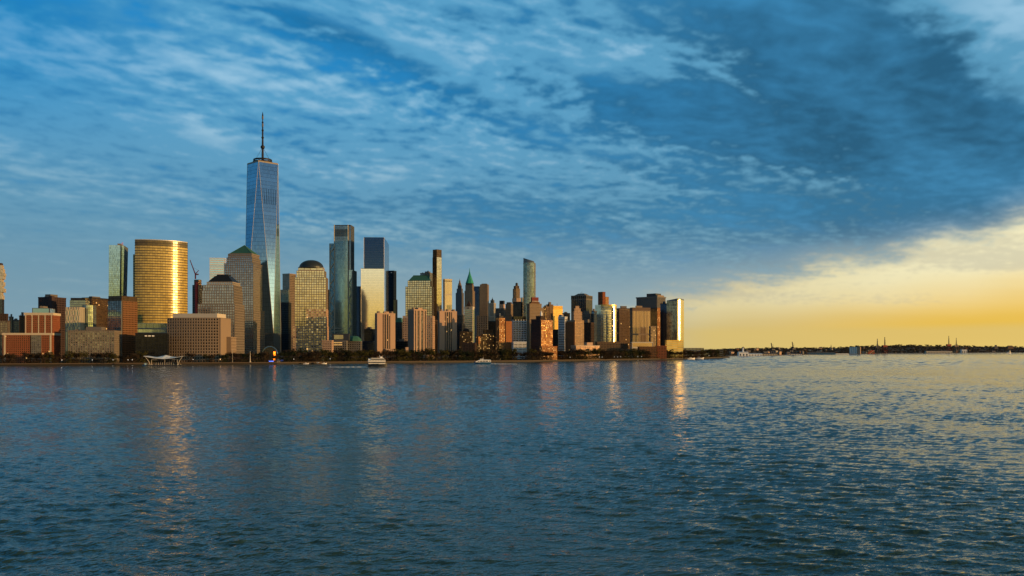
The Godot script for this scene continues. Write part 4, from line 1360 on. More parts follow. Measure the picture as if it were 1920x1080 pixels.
func build_concrete_trio() -> void:
	# three concrete residential towers with window columns between blank piers
	var named := ["first concrete apartment tower, pinkish with dark window columns, right of the mirrored tower", "second concrete apartment tower, its left side in grey shade and pale ribs on its right", "third concrete apartment tower, peach above and grey in shadow below"]
	var at := [[703, 707, 741, 586, 1720.0, 70], [765, 776, 799.5, 579, 1640.0, 60], [821, 824, 856.5, 582, 1790.0, 70]]
	for n in 3:
		var e: Array = at[n]
		var z: float = e[4]
		var t := survey("concrete_tower", named[n], e[0], e[1], e[2], z, e[5])
		var y1 := gy(e[3] + 3.0, z)
		var hole := style(2.8, 1.9, 0.5, 0.45, "grey stone", "glass dark", 0.01, 0.8, 0.012)
		block(t.o, "tower_block", foot(t, 0.8, 0.8, 0.8, 0.8), LAND, y1, hole, PackedVector2Array(), [], [0, 3])
		# the right-hand face is the broad one; piers stand on it
		var spans: Array = [[0.0, 0.30], [0.36, 0.40], [0.49, 0.53], [0.62, 0.66], [0.72, 1.0]] if n != 1 else [[0.0, 0.07], [0.17, 0.27], [0.44, 0.55], [0.75, 0.84], [0.95, 1.0]]
		for sp in spans:
			var za: float = t.f - t.d * sp[0]
			var zb: float = t.f - t.d * sp[1]
			plain_box(t.o, "concrete_pier", "pink stone", t.r - 1.2, t.r + 0.5, LAND, y1 + (1.0 if sp[1] - sp[0] < 0.1 else 0.0), zb, za)
		plain_box(t.o, "blank_wall", "concrete", t.l, t.r - 0.9, LAND, y1 + 0.5, t.f - 1.0, t.f + 0.2)
		plain_box(t.o, "parapet", "pink stone", t.l + 0.5, t.r + 0.7, y1, y1 + 2.2, t.b, t.f + 0.3)
		var s := Shape.new()
		for j in 3:
			s.lathe([Vector2(3.2, 0), Vector2(3.2, 3.2), Vector2(2.9, 3.6), Vector2(0, 3.7)], 14, Vector3(0, y1 + 2.2, lerpf(t.b + 5, t.f - 5, j / 2.0)))
		part("roof_drum", s, mats["tan stone"], t.o)
		plain_box(t.o, "lift_room", "pink stone", t.l + 3, t.r - 3, y1 + 2.0, y1 + 5.2, t.b + t.d * 0.3, t.f - t.d * 0.42)
	var z2 := 1600.0
	tower("stone_annex", "small pale square-windowed building at the foot of the first concrete tower", 720, 723, 741.5, 654.5, z2, 84, style(3.0, 3.3, 1.15, 1.3, "pink stone", "glass dark", 0.006, 0.5), 14.0, false)
	tower("stone_annex", "tiny pink lift house left of the second concrete tower", 760, 761, 765.5, 651.5, 1630, 80, style(3.0, 3.3, 2.6, 2.3, "pink stone", "glass dark"), 8.0, false)

func build_south() -> void:
	# orange brick houses in front
	var z := 1740.0
	var ob := style(3.0, 3.0, 1.3, 1.5, "orange brick", "glass glow", 0.05, 0.85, 0.14)
	var t := tower("brick_apartment_house", "low orange brick house with a lead-grey domed cap below the banded office", 862, 866, 886, 622, 1800, 62, ob, 24.0, false)
	var s := Shape.new()
	s.lathe([Vector2(7, 0), Vector2(6.6, 3), Vector2(4, 6), Vector2(0, 7)], 10, Vector3(0, t.y + 0.4, 0))
	part("cap", s, mats["dark brown"], t.o)
	tower("brick_apartment_house", "dark shaded brick block left of the stepped orange brick house", 867, 890, 893, 643, 1720, 12, style(3.0, 3.0, 1.5, 1.6, "dark brown", "glass dark", 0.006, 0.5), 24.0, false)
	z = 1745.0
	t = survey("brick_apartment_house", "stepped orange brick house glowing in the sun beside the tall brick slab", 893, 897, 937, z, 64)
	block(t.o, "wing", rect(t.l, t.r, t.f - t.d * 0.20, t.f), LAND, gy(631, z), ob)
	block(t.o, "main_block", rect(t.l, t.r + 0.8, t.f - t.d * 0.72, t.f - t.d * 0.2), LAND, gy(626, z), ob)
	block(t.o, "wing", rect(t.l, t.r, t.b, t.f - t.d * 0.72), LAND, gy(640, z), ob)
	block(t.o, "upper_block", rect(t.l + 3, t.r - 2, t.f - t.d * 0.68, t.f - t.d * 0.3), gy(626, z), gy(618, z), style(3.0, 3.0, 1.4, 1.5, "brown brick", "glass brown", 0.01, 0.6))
	plain_box(t.o, "cornice", "tan stone", t.l, t.r + 1.4, gy(626.4, z), gy(625.6, z), t.f - t.d * 0.72, t.f - t.d * 0.2)
	z = 1735.0
	t = survey("brick_slab_tower", "tall orange brick slab, glint-painted windows on its left part and plain brown on its right", 930, 936, 959, z, 64)
	block(t.o, "glint_part", rect(t.l, t.r, t.f - t.d * 0.47, t.f), LAND, gy(596, z), ob)
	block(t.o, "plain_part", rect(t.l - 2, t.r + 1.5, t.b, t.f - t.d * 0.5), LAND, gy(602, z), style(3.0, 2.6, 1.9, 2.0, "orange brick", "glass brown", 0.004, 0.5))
	plain_box(t.o, "lift_room", "black metal", t.l + 3, t.r - 3, gy(596, z), gy(592, z), t.f - t.d * 0.4, t.f - 1.5)
	s = Shape.new(); s.bar(Vector3(0, gy(592, z), t.f - 5), Vector3(0, gy(587, z), t.f - 5), 0.35); part("rooftop_mast", s, mats["white paint"], t.o)
	z = 1770.0
	t = tower("white_grid_block", "white framed apartment block with wide dark windows and a black roof storey", 959, 962, 987, 599, z, 70, style(3.6, 5.6, 1.6, 1.2, "white panel", "glass dark", 0.004, 0.5), 26.0, false, "black metal")
	tier(t, "roof_storey", 1, 0, 1, 1, t.y + 0.4, gy(593, z), style(5.0, 5.0, 0.6, 0.6, "black metal", "glass dark"))
	t = tower("white_grid_block", "low white balconied block at the foot of the white framed one", 960, 963, 987, 641, 1720, 80, style(3.2, 8.0, 1.7, 0.8, "white panel", "glass dark", 0.004, 0.5), 16.0, false)

	# dark red crowned tower
	z = 2000.0
	t = survey("red_crowned_tower", "tan brick tower with a dark red crown right of the curved glass tower", 988, 993, 1021, z, 64)
	block(t.o, "tower_block", rect(t.l, t.r, t.b + t.d * 0.2, t.f), LAND, gy(569, z), style(3.4, 3.0, 1.3, 1.6, "tan stone", "glass brown", 0.005, 0.5))
	block(t.o, "shoulder", rect(t.l + 1, t.r - 2, t.b, t.b + t.d * 0.2), LAND, gy(577, z), style(3.4, 3.0, 1.3, 1.6, "tan stone", "glass brown", 0.005, 0.5))
	block(t.o, "upper_block", rect(t.l + 3, t.r - 2, t.b + t.d * 0.3, t.f - t.d * 0.12), gy(569, z), gy(566, z), style(3.4, 3.0, 1.3, 1.6, "brown brick", "glass dark"))
	plain_box(t.o, "crown", "maroon", t.l + 5, t.r - 3, gy(566, z), gy(557, z), t.b + t.d * 0.36, t.f - t.d * 0.2)
	s = Shape.new()
	for j in 5:
		s.box(Vector3(t.r - 3, gy(565.4, z), lerpf(t.b + t.d * 0.4, t.f - t.d * 0.25, j / 4.0) - 1), Vector3(t.r - 2.4, gy(563.6, z), lerpf(t.b + t.d * 0.4, t.f - t.d * 0.25, j / 4.0) + 1))
	part("white_opening", s, mats["pale stone"], t.o)
	tower("office_tower", "brown stone block tucked between the red-crowned and the golden ribbed towers", 1018, 1024, 1029, 575, 2150, 45, style(3.8, 3.0, 1.0, 1.3, "brown stone", "glass brown", 0.005, 0.5))
	tower("office_tower", "narrow brown stone tower left of the golden ribbed tower", 1024, 1030, 1037, 571, 2200, 45, style(3.8, 3.0, 1.2, 1.6, "brown stone", "glass brown", 0.005, 0.5))
	z = 2250.0
	t = survey("golden_ribbed_tower", "golden ribbed office tower with sunlight painted gold on its crown fins", 1034, 1037, 1055, z, 66)
	block(t.o, "tower_block", foot(t), LAND, gy(580, z), style(4.0, 2.8, 0.9, 1.2, "sun gold tint", "glass gold", 0.01, 0.4))
	block(t.o, "crown", foot(t, 0.5, -0.6, 0.5, 0.5), gy(580, z), gy(573.5, z), style(12.0, 2.8, 0.6, 1.4, "sun gold tint", "glass brown"))
	s = Shape.new(); s.bar(Vector3(0, gy(573.5, z), 0), Vector3(0, gy(569, z), 0), 0.4); part("rooftop_mast", s, mats["dark steel"], t.o)
	tower("office_tower", "plain brown block right of the golden ribbed tower", 1055, 1062, 1068.5, 587, 2150, 40, style(3.8, 3.0, 1.2, 1.6, "brown stone", "glass brown", 0.005, 0.5))
	z = 1950.0
	t = tower("balcony_tower", "blue-white tower of stacked balconies behind the brick houses", 1047, 1059, 1063.5, 594, z, 22, style(3.6, 12.0, 1.5, 0.5, "white panel", "glass navy", 0.005, 0.3), 30.0, false)
	tier(t, "upper_block", 0, 8, 2, 2, t.y + 0.4, gy(590, z), style(4.0, 6.0, 1.6, 0.5, "white panel", "glass navy"))

	# big brick house: left face coloured for shade, right face for orange sunlight
	z = 1735.0
	t = survey("brick_apartment_tower", "big brick tower, shade painted into its left side and orange sunlight into its right", 996, 1014, 1036, z, 46)
	block(t.o, "shade_toned_side", rect(t.l, t.r - 0.8, t.b, t.f), LAND, gy(598, z), style(3.0, 2.9, 1.4, 1.5, "plum brown", "glass dark", 0.004, 0.6, 0.0), PackedVector2Array(), [], [1, 2])  # shade put into a darker brick colour
	block(t.o, "lit_side", rect(t.l + 2, t.r, t.b, t.f - 0.8), LAND, gy(600, z), style(3.0, 3.0, 1.2, 1.4, "orange brick", "glass glow", 0.05, 0.8, 0.20), PackedVector2Array(), [], [0, 2, 3])  # low sunlight put into the orange brick and glowing panes
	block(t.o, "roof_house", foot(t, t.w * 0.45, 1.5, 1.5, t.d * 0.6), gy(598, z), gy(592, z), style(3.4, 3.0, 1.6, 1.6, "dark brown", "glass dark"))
	s = Shape.new(); s.lathe([Vector2(2.2, 0), Vector2(2.2, 5), Vector2(1.4, 7), Vector2(0.3, 10.0)], 10, Vector3(t.r - 7, gy(592, z), t.f - 8)); part("roof_lantern", s, mats["white paint"], t.o)
	t = tower("brick_apartment_house", "low orange brick wing with bright windows right of the big brick tower", 1012, 1016, 1044.5, 649.5, 1700, 64, style(3.0, 2.8, 1.2, 1.4, "orange brick", "glass glow", 0.05, 0.85, 0.16), 16.0, false)

	# brown towers by the park
	z = 1850.0
	t = survey("brown_apartment_tower", "brown brick apartment tower with a buff banded right part", 1060, 1077, 1094.5, z, 48)
	block(t.o, "tower_block", foot(t), LAND, gy(603, z), style(3.0, 2.8, 1.2, 1.5, "brown brick", "glass glow", 0.012, 0.8, 0.02), PackedVector2Array(), [], [1, 2])
	block(t.o, "buff_part", rect(t.l + 2, t.r + 0.3, t.b, t.f - 1), LAND, gy(600, z), style(3.0, 4.0, 1.6, 1.2, "tan stone", "glass brown", 0.006, 0.5), PackedVector2Array(), [], [0, 3])
	tower("office_block", "shaded brown block between the brown apartment tower and the bow-fronted glass tower", 1092, 1108, 1114, 605, 1950, 30, style(3.6, 3.0, 1.2, 1.2, "dark brown", "glass dark", 0.005, 0.5))
	z = 2100.0
	t = survey("stepped_stone_tower", "small pink stepped stone tower in front of the dark ribbed slab", 1073, 1076, 1091, z, 64)
	block(t.o, "tower_block", foot(t), LAND, gy(584, z), style(3.6, 3.0, 1.4, 1.5, "pink stone", "glass brown", 0.005, 0.5))
	block(t.o, "upper_block", rect(t.l + 3, t.r - 1.5, t.b + t.d * 0.12, t.f - t.d * 0.12), gy(584, z), gy(578, z), style(3.6, 3.0, 1.4, 1.5, "pink stone", "glass brown"))
	block(t.o, "crown", rect(t.l + 5, t.r - 3, t.b + t.d * 0.28, t.f - t.d * 0.28), gy(578, z), gy(573.5, z), style(3.6, 3.0, 1.4, 1.5, "pink stone", "glass brown"))
	z = 2350.0
	t = survey("ribbed_slab_tower", "dark navy slab tower with pale vertical ribs and a flat hipped cap", 1071, 1099, 1110.5, z, 24)
	block(t.o, "tower_block", foot(t), LAND, gy(561, z), style(40.0, 5.2, 0.8, 0.9, "granite", "glass navy", 0.003, 0.3))
	block(t.o, "attic", foot(t, -0.3, -0.3, -0.3, -0.3), gy(561, z), gy(553.5, z), style(10.0, 5.2, 3.0, 1.4, "granite", "glass dark"))
	cut_pyramid(t.o, foot(t, 6, 4, 4, 4), foot(t, 15, 12, 12, 12), gy(553.5, z), gy(549.5, z), "plant grey")
	s = Shape.new()
	for x in [-3.0, 0.0, 3.5]:
		s.bar(Vector3(x, gy(550, z), 0), Vector3(x, gy(545.5 + absf(x) * 0.5, z), 0), 0.3)
	part("rooftop_mast", s, mats["dark steel"], t.o)
	tower("office_block", "grey mechanical block at the foot of the dark ribbed slab", 1088, 1106, 1112, 588, 2200, 30, style(3.6, 3.0, 1.0, 1.0, "grey stone", "glass navy", 0.005, 0.5))
	z = 2500.0
	t = survey("red_brick_tower", "dark red brick tower rising in two steps behind the bow-fronted glass tower", 1121.5, 1130, 1141, z, 40)
	block(t.o, "tall_part", rect(t.l, t.r, t.b + t.d * 0.55, t.f), LAND, gy(547, z), style(4.0, 3.0, 1.4, 1.8, "red brick", "glass brown", 0.005, 0.5))
	block(t.o, "low_part", rect(t.l, t.r + 0.5, t.b, t.b + t.d * 0.55), LAND, gy(556, z), style(4.0, 3.4, 1.2, 1.2, "red brick", "glass glow", 0.005, 0.4))

	# bow fronted glass tower that throws the sun back
	z = 2300.0
	var c := Vector2(gx(1136, z), -z)
	var bow := thing("bow_fronted_tower", "bow-fronted tower of gold bands with a blazing sun streak on its right", "building", Vector3(c.x, 0, c.y))
	var pts := PackedVector2Array()
	var tau := atan2(-c.x, z)
	var cross := Vector2(cos(tau), -sin(tau))
	var to := Vector2(sin(tau), cos(tau))
	var r := 37.0
	var a0 := deg_to_rad(-20.0)
	var a1 := deg_to_rad(52.0)
	for j in 15:
		var a := lerpf(a0, a1, j / 14.0)
		pts.append(Vector2(sin(a), cos(a)) * r - to * r - cross * (r * sin(a1 - tau)) + cross * (20.5 * z / FOCAL))
	pts.append(pts[14] - to * 30.0); pts.append(pts[0] - to * 30.0)
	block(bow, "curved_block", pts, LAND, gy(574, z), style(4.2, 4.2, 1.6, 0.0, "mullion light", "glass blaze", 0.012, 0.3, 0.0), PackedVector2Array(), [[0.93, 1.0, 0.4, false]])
	var w := pts[0] - cross * 14.0 - to * 2.0
	block(bow, "glass_wing", PackedVector2Array([w, pts[0] + Vector2(-0.2, -0.4), pts[0] - to * 26.0, w - to * 26.0]), LAND, gy(571.5, z), style(4.2, 2.6, 0.3, 0.4, "mullion light", "glass sky", 0.003, 0.3))
	var cap := Shape.new()
	for j in 14:
		cap.quad(Vector3(pts[j].x, gy(574, z), pts[j].y), Vector3(pts[j].x, gy(571, z), pts[j].y), Vector3(pts[j + 1].x, gy(571, z), pts[j + 1].y), Vector3(pts[j + 1].x, gy(574, z), pts[j + 1].y))
	part("parapet", cap, mats["gold trim"], bow)
	tower("office_block", "narrow dark glass block left of the bow-fronted tower", 1109, 1114, 1119, 583, 2200, 40, style(3.8, 3.0, 0.5, 0.4, "dark steel", "glass blue", 0.004, 0.4))

	tower("brown_office_tower", "brown gridded office tower with a darker upper third, right of the bow-fronted tower", 1156, 1161, 1182, 578, 2150, 66, style(3.8, 3.2, 1.3, 1.3, "brown stone", "glass glow", 0.008, 0.7, 0.02), 30.0, true, "dark brown")
	z = 2100.0
	t = survey("ribbed_tan_tower", "broad tan office tower with close vertical ribs and a roof box", 1181.5, 1186, 1219.5, z, 66)
	block(t.o, "tower_block", foot(t), LAND, gy(582, z), style(60.0, 3.6, 1.0, 1.5, "tan stone", "glass glow", 0.004, 0.3))
	block(t.o, "attic", foot(t, -0.4, -0.4, -0.4, -0.4), gy(582, z), gy(576.5, z), style(9.0, 60.0, 1.0, 1.0, "brown stone", "glass brown", 0.0, 0.1, 0.0, 0.3, 1.1))
	plain_box(t.o, "roof_box", "tan stone", t.l + 5, t.r - 5, gy(576.5, z), gy(573, z), t.b + t.d * 0.4, t.f - t.d * 0.25)
	tower("office_block", "small tan annex with sun glints painted in its windows right of the ribbed tan tower", 1217, 1220, 1230, 612, 2080, 66, style(3.6, 3.0, 1.2, 1.2, "tan stone", "glass glow", 0.01, 0.7, 0.05), 20.0, false)
	t = tower("podium_building", "pale podium with a long dark slot under the ribbed tan tower", 1182, 1185, 1224, 641.5, 2050, 70, style(12.0, 60.0, 3.5, 1.0, "pale stone", "glass glow", 0.002, 0.2), 30.0, false)

	# the massive dark tower at the tip
	z = 2350.0
	t = survey("massive_dark_tower", "massive dark office tower with a slate upper part and an orange strip of painted glints", 1193, 1232, 1248, z, 32)
	block(t.o, "tower_block", foot(t), LAND, gy(577, z), style(4.0, 2.8, 0.3, 0.5, "black metal", "glass dark", 0.004, 0.4), PackedVector2Array(), [], [1])
	block(t.o, "orange_strip", rect(t.r - 2, t.r + 0.4, t.f - t.d * 0.75, t.f - 0.6), LAND, gy(577, z), style(4.0, 3.2, 1.2, 1.0, "orange brick", "glass glow", 0.006, 0.4, 0.10))
	block(t.o, "upper_block", foot(t, 0.4, 0.4, 0.4, 0.4), gy(577, z), gy(557, z), style(4.0, 2.8, 0.6, 1.4, "grey stone", "slate panel", 0.003, 0.3))
	coping(t, gy(556, z), 2.6, "grey stone", 1.0)
	plain_box(t.o, "roof_box", "dark steel", t.l + t.w * 0.42, t.l + t.w * 0.86, gy(556, z), gy(549.5, z), t.b + 8, t.f - 8)
	plain_box(t.o, "roof_rail", "tan stone", t.l + t.w * 0.9, t.r - 1, gy(556, z), gy(553, z), t.b + 6, t.f - 4)
	t = tower("office_tower", "dark blue glass tower beside the raked glass tower", 1238, 1250, 1253, 569, 2250, 20, style(4.0, 3.0, 0.3, 0.2, "navy panel", "glass navy", 0.003, 0.3))
	z = 2200.0
	t = survey("raked_glass_tower", "olive glass tower with a raked top and a blinding sun edge on its right", 1250, 1270, 1277, z, 12, 30.0)
	block(t.o, "tower_block", foot(t, 0, 0.3, 0, 0), LAND, gy(564, z), style(4.0, 2.6, 0.35, 0.2, "mullion grey", "glass olive", 0.006, 0.6))
	var foot0 := PackedVector2Array([Vector2(t.r - 0.2, t.f + 0.05)])
	var to2 := atan2(-gx(1270, z), z)
	var node: Node3D = t.o
	for j in 9:                        # a rounded glass corner facing half way to the sun
		var a := to2 + deg_to_rad(28.0 + 3.2 * j) - node.rotation.y
		foot0.append(foot0[-1] + Vector2(cos(a), -sin(a)) * 1.35)
	foot0.append(Vector2(foot0[-1].x, t.b)); foot0.append(Vector2(t.r - 0.2, t.b))
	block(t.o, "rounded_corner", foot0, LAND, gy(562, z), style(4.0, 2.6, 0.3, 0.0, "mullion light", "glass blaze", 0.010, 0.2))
	foot0.insert(0, Vector2(t.l, t.f))
	s = Shape.new()
	for j in foot0.size() - 2:
		var p := foot0[j]
		var q := foot0[j + 1]
		var ya := gy(lerpf(563.0, 559.5, clampf((p.x - t.l) / t.w, 0, 1)), z)
		var yb := gy(lerpf(563.0, 559.5, clampf((q.x - t.l) / t.w, 0, 1)), z)
		s.quad(Vector3(p.x, gy(564, z), p.y), Vector3(p.x, ya, p.y), Vector3(q.x, yb, q.y), Vector3(q.x, gy(564, z), q.y))
	part("raked_crown", s, mats["mullion grey"], t.o)
	tower("gold_banded_building", "low building with sunlight painted into its gold bands at the foot of the raked glass tower", 1247, 1250, 1280.5, 638, 2100, 71, style(4.6, 12.0, 1.6, 0.6, "sun gold tint", "glass gold", 0.01, 0.3), 30.0, false, "sun gold tint")

	# low waterfront row
	t = tower("waterfront_house", "low pinkish row house with many windows and pilasters behind the park trees", 1071, 1080, 1124, 648, 1800, 55, style(4.0, 4.2, 1.6, 1.8, "pink stone", "glass brown", 0.006, 0.6), 20.0, false, "pale stone")
	plain_box(t.o, "roof_house", "pink stone", t.l + 4, t.r - 3, t.y + 0.4, t.y + 6.5, t.b + t.d * 0.25, t.b + t.d * 0.5)
	tower("waterfront_house", "brown low block in shade below the bow-fronted tower", 1116, 1120, 1163, 641, 2000, 78, style(3.6, 3.4, 1.4, 1.4, "brown stone", "glass dark", 0.005, 0.5), 20.0, false)
	tower("waterfront_house", "dim red brick low block right of the pale podium", 1196, 1199, 1231, 650, 1980, 80, style(3.6, 3.4, 1.4, 1.5, "brown brick", "glass dark", 0.005, 0.5), 20.0, false)
	tower("waterfront_house", "red brick low block left of the gold banded building", 1229, 1232, 1250, 648.5, 1990, 80, style(3.6, 3.4, 1.4, 1.5, "red brick", "glass dark", 0.005, 0.5), 20.0, false)
	tower("waterfront_house", "tall brown base block under the brown gridded office tower", 1160, 1164, 1184, 655, 2000, 80, style(3.6, 3.2, 0.8, 1.3, "brown stone", "glass dark", 0.005, 0.5), 20.0, false)
	tower("office_block", "black block in shade left of the white framed apartment block", 947, 956, 961, 640, 1900, 30, style(3.8, 3.0, 0.6, 0.4, "black metal", "glass dark"), 20.0, false)
	tower("office_block", "deep shaded block between the brick tower and the balcony tower", 1034, 1046, 1062, 618, 1980, 40, style(3.8, 3.0, 0.8, 0.6, "black metal", "glass dark"), 20.0, false)
	tower("office_block", "shaded dark block filling the gap behind the third concrete tower", 852, 866, 872, 607, 2150, 20, style(3.8, 3.0, 0.8, 0.6, "dark steel", "glass navy"), 20.0, false)
	tower("office_block", "low blue-grey block right of the third concrete tower", 855, 868, 872, 590, 2600, 20, style(3.8, 3.0, 0.8, 0.6, "grey stone", "glass navy"), 20.0, false)
	tower("office_block", "dark block behind the white ribbed tower and the pink-capped one", 916, 936, 948, 602, 2050, 30, style(3.8, 3.0, 0.8, 0.6, "black metal", "glass dark"), 20.0, false)
	tower("office_block", "dark block behind the second concrete tower", 796, 815, 824, 600, 2050, 30, style(3.8, 3.0, 0.8, 0.6, "dark brown", "glass dark"), 20.0, false)

	# terminal building at the point
	z = 2260.0
	t = survey("terminal_building", "low stepped grey terminal with long flat roofs at the tip of the island", 1259, 1262, 1330, z, 84, 30.0)
	for lv in 4:
		var in0: float = t.d * [0.0, 0.0, 0.08, 0.14][lv]
		var in1: float = t.d * [0.0, 0.05, 0.0, 0.06][lv]
		block(t.o, "terrace", rect(t.l, t.r - lv * 2.0, t.b + in0, t.f - in1), LAND + lv * 6.0, LAND + lv * 6.0 + 5.4, style(5.4, 9.0, 1.4, 0.8, "granite", "glass neutral", 0.003, 0.3))
		plain_box(t.o, "roof_edge", "white panel", t.l, t.r - lv * 2.0 + 1.4, LAND + lv * 6.0 + 5.4, LAND + lv * 6.0 + 6.0, t.b + in0, t.f - in1 + 0.5)
	tower("terminal_building", "long low shed with a flat dark roof right of the stepped terminal", 1322, 1325, 1356, 655.5, 2420, 84, style(5.0, 8.0, 1.5, 0.8, "grey stone", "glass dark"), 24.0, false)

# ------------------------------------------------------------------ shore, trees, boats and the far side

func build_ground() -> void:
	var xs := [-900, -700, -500, -300, -150, 0, 125, 250, 385, 520, 640, 760, 880, 1000, 1075, 1150, 1205, 1260, 1295, 1330, 1350, 1368]
	var s := Shape.new()
	var wall := Shape.new()
	var cap := Shape.new()
	var path := Shape.new()
	for j in xs.size() - 1:
		var z0 := shore(xs[j])
		var z1 := shore(xs[j + 1])
		var a := Vector3(gx(xs[j], z0), LAND, -z0)
		var b := Vector3(gx(xs[j + 1], z1), LAND, -z1)
		var zb := 6500.0
		var c := Vector3(gx(minf(xs[j + 1], 1345.0), zb) * 1.0, LAND, -zb)
		var d := Vector3(gx(minf(xs[j], 1345.0), zb), LAND, -zb)
		s.quad(a, d, c, b)
		var dn := Vector3(0, -4.6, 0)
		wall.quad(a + dn, a + Vector3(0, -0.65, 0), b + Vector3(0, -0.65, 0), b + dn)
		var o := Vector3(0, 0, 0.8)
		cap.quad(a + o + Vector3(0, -0.7, 0), a + o + Vector3(0, 0.35, 0), b + o + Vector3(0, 0.35, 0), b + o + Vector3(0, -0.7, 0))
		cap.quad(a + o + Vector3(0, 0.35, 0), a - o + Vector3(0, 0.35, 0), b - o + Vector3(0, 0.35, 0), b + o + Vector3(0, 0.35, 0))
		cap.quad(a - o + Vector3(0, 0.35, 0), a - o, b - o, b - o + Vector3(0, 0.35, 0))
		cap.quad(a + o + Vector3(0, -0.7, 0), b + o + Vector3(0, -0.7, 0), b + Vector3(0, -0.7, 0), a + Vector3(0, -0.7, 0))
		var i0 := Vector3(0, 0.006, -2.0)
		var i1 := Vector3(0, 0.006, -12.0)
		path.quad(a + i0, a + i1, b + i1, b + i0)
	structure("ground", s.mesh(), mat("park ground", 0.045, 0.045, 0.028, 0.95))
	structure("quay_wall", wall.mesh(), mat("wet quay stone", 0.022, 0.019, 0.016, 0.6))
	structure("quay_coping", cap.mesh(), mat("quay stone", 0.10, 0.074, 0.052, 0.85))
	structure("esplanade_path", path.mesh(), mat("paving", 0.05, 0.043, 0.036, 0.9))

func leafy(seed_: int, h: float, bare: float) -> Array:
	var r := RandomNumberGenerator.new()
	r.seed = seed_
	var trunk := Shape.new()
	trunk.bar(Vector3(0, -0.4, 0), Vector3(0.1, h * 0.42, 0.1), h * 0.022, h * 0.014, 6)
	var tips := []
	for j in 9:
		var a := TAU * j / 9.0 + r.randf_range(-0.3, 0.3)
		var p := Vector3(0.1, h * r.randf_range(0.28, 0.45), 0.1)
		var q := Vector3(cos(a) * h * r.randf_range(0.15, 0.33), h * r.randf_range(0.55, 0.92), sin(a) * h * r.randf_range(0.15, 0.33))
		trunk.bar(p, q, h * 0.010, h * 0.004, 4)
		tips.append(q)
		for m in 2:
			var q2 := q + Vector3(r.randf_range(-1, 1), r.randf_range(-0.3, 1), r.randf_range(-1, 1)) * h * 0.13
			trunk.bar(p.lerp(q, 0.6), q2, h * 0.006, h * 0.002, 3)
			tips.append(q2)
	var crown := Shape.new()
	for j in int(760 * bare):
		var at: Vector3 = tips[r.randi() % tips.size()]
		at += Vector3(r.randfn(), r.randfn() * 0.8, r.randfn()) * h * 0.075
		at.y = clampf(at.y, h * 0.16, h * 1.02)
		if j % 4 == 0:                # low growth round the trunk
			at = Vector3(r.randfn() * h * 0.22, h * r.randf_range(0.02, 0.4), r.randfn() * h * 0.22)
		var n := Vector3(r.randf_range(-1, 1), r.randf_range(-0.4, 1), r.randf_range(-1, 1)).normalized()
		var u := n.cross(Vector3(0.3, 0.9, 0.2)).normalized() * h * r.randf_range(0.022, 0.05)
		var v := n.cross(u).normalized() * h * r.randf_range(0.022, 0.05)
		var t := r.randf_range(0.55, 1.25)
		crown.quad(at - u, at + v, at + u, at - v, Color(t, t, t))
	return [trunk.mesh(), crown.mesh()]

func make_tree(called: String, label: String, group: String, meshes: Array, bark: Material, leaf: Material) -> Node3D:
	var t := Node3D.new()
	t.name = called
	tag(t, label, "tree", group)
	for k in 2:
		var o := MeshInstance3D.new()
		o.mesh = meshes[k]
		o.material_override = [bark, leaf][k]
		o.name = ["trunk", "crown"][k]
		t.add_child(o)
	return t

func beside(px: float) -> String:
	var marks := [[4, "at the left edge"], [60, "before the red brick apartments, left half"], [118, "before the red brick apartments, right half"], [180, "before the wide beige block"], [232, "before the half glass tower"], [272, "before the long black block"], [312, "behind the ferry pavilion"], [352, "right of the ferry pavilion"], [395, "before the tan stone block"], [436, "by the tall flag pole"], [480, "by the white pylon"], [525, "by the arched glass hall"], [570, "before the long dark terrace"], [612, "below the domed tower"], [650, "before the copper roofed block"], [690, "left of the black and white ferry"], [728, "behind the black and white ferry"], [760, "before the first concrete tower"], [800, "before the second concrete tower"], [830, "left of the third concrete tower"], [862, "before the third concrete tower"], [895, "behind the blue ferry"], [935, "before the stepped orange house"], [962, "before the tall brick slab"], [992, "before the white framed block"], [1018, "before the big brick tower"], [1050, "before the low orange brick wing"], [1085, "before the pinkish row house, left half"], [1122, "before the pinkish row house, right half"], [1160, "below the bow-fronted tower"], [1190, "below the brown gridded tower"], [1230, "below the ribbed tan tower"], [1262, "before the gold banded building"], [1300, "before the stepped terminal, left half"], [1330, "before the stepped terminal, right half"], [9999, "at the island's right tip"]]
	for m in marks:
		if px <= m[0]:
			return m[1]
	return ""

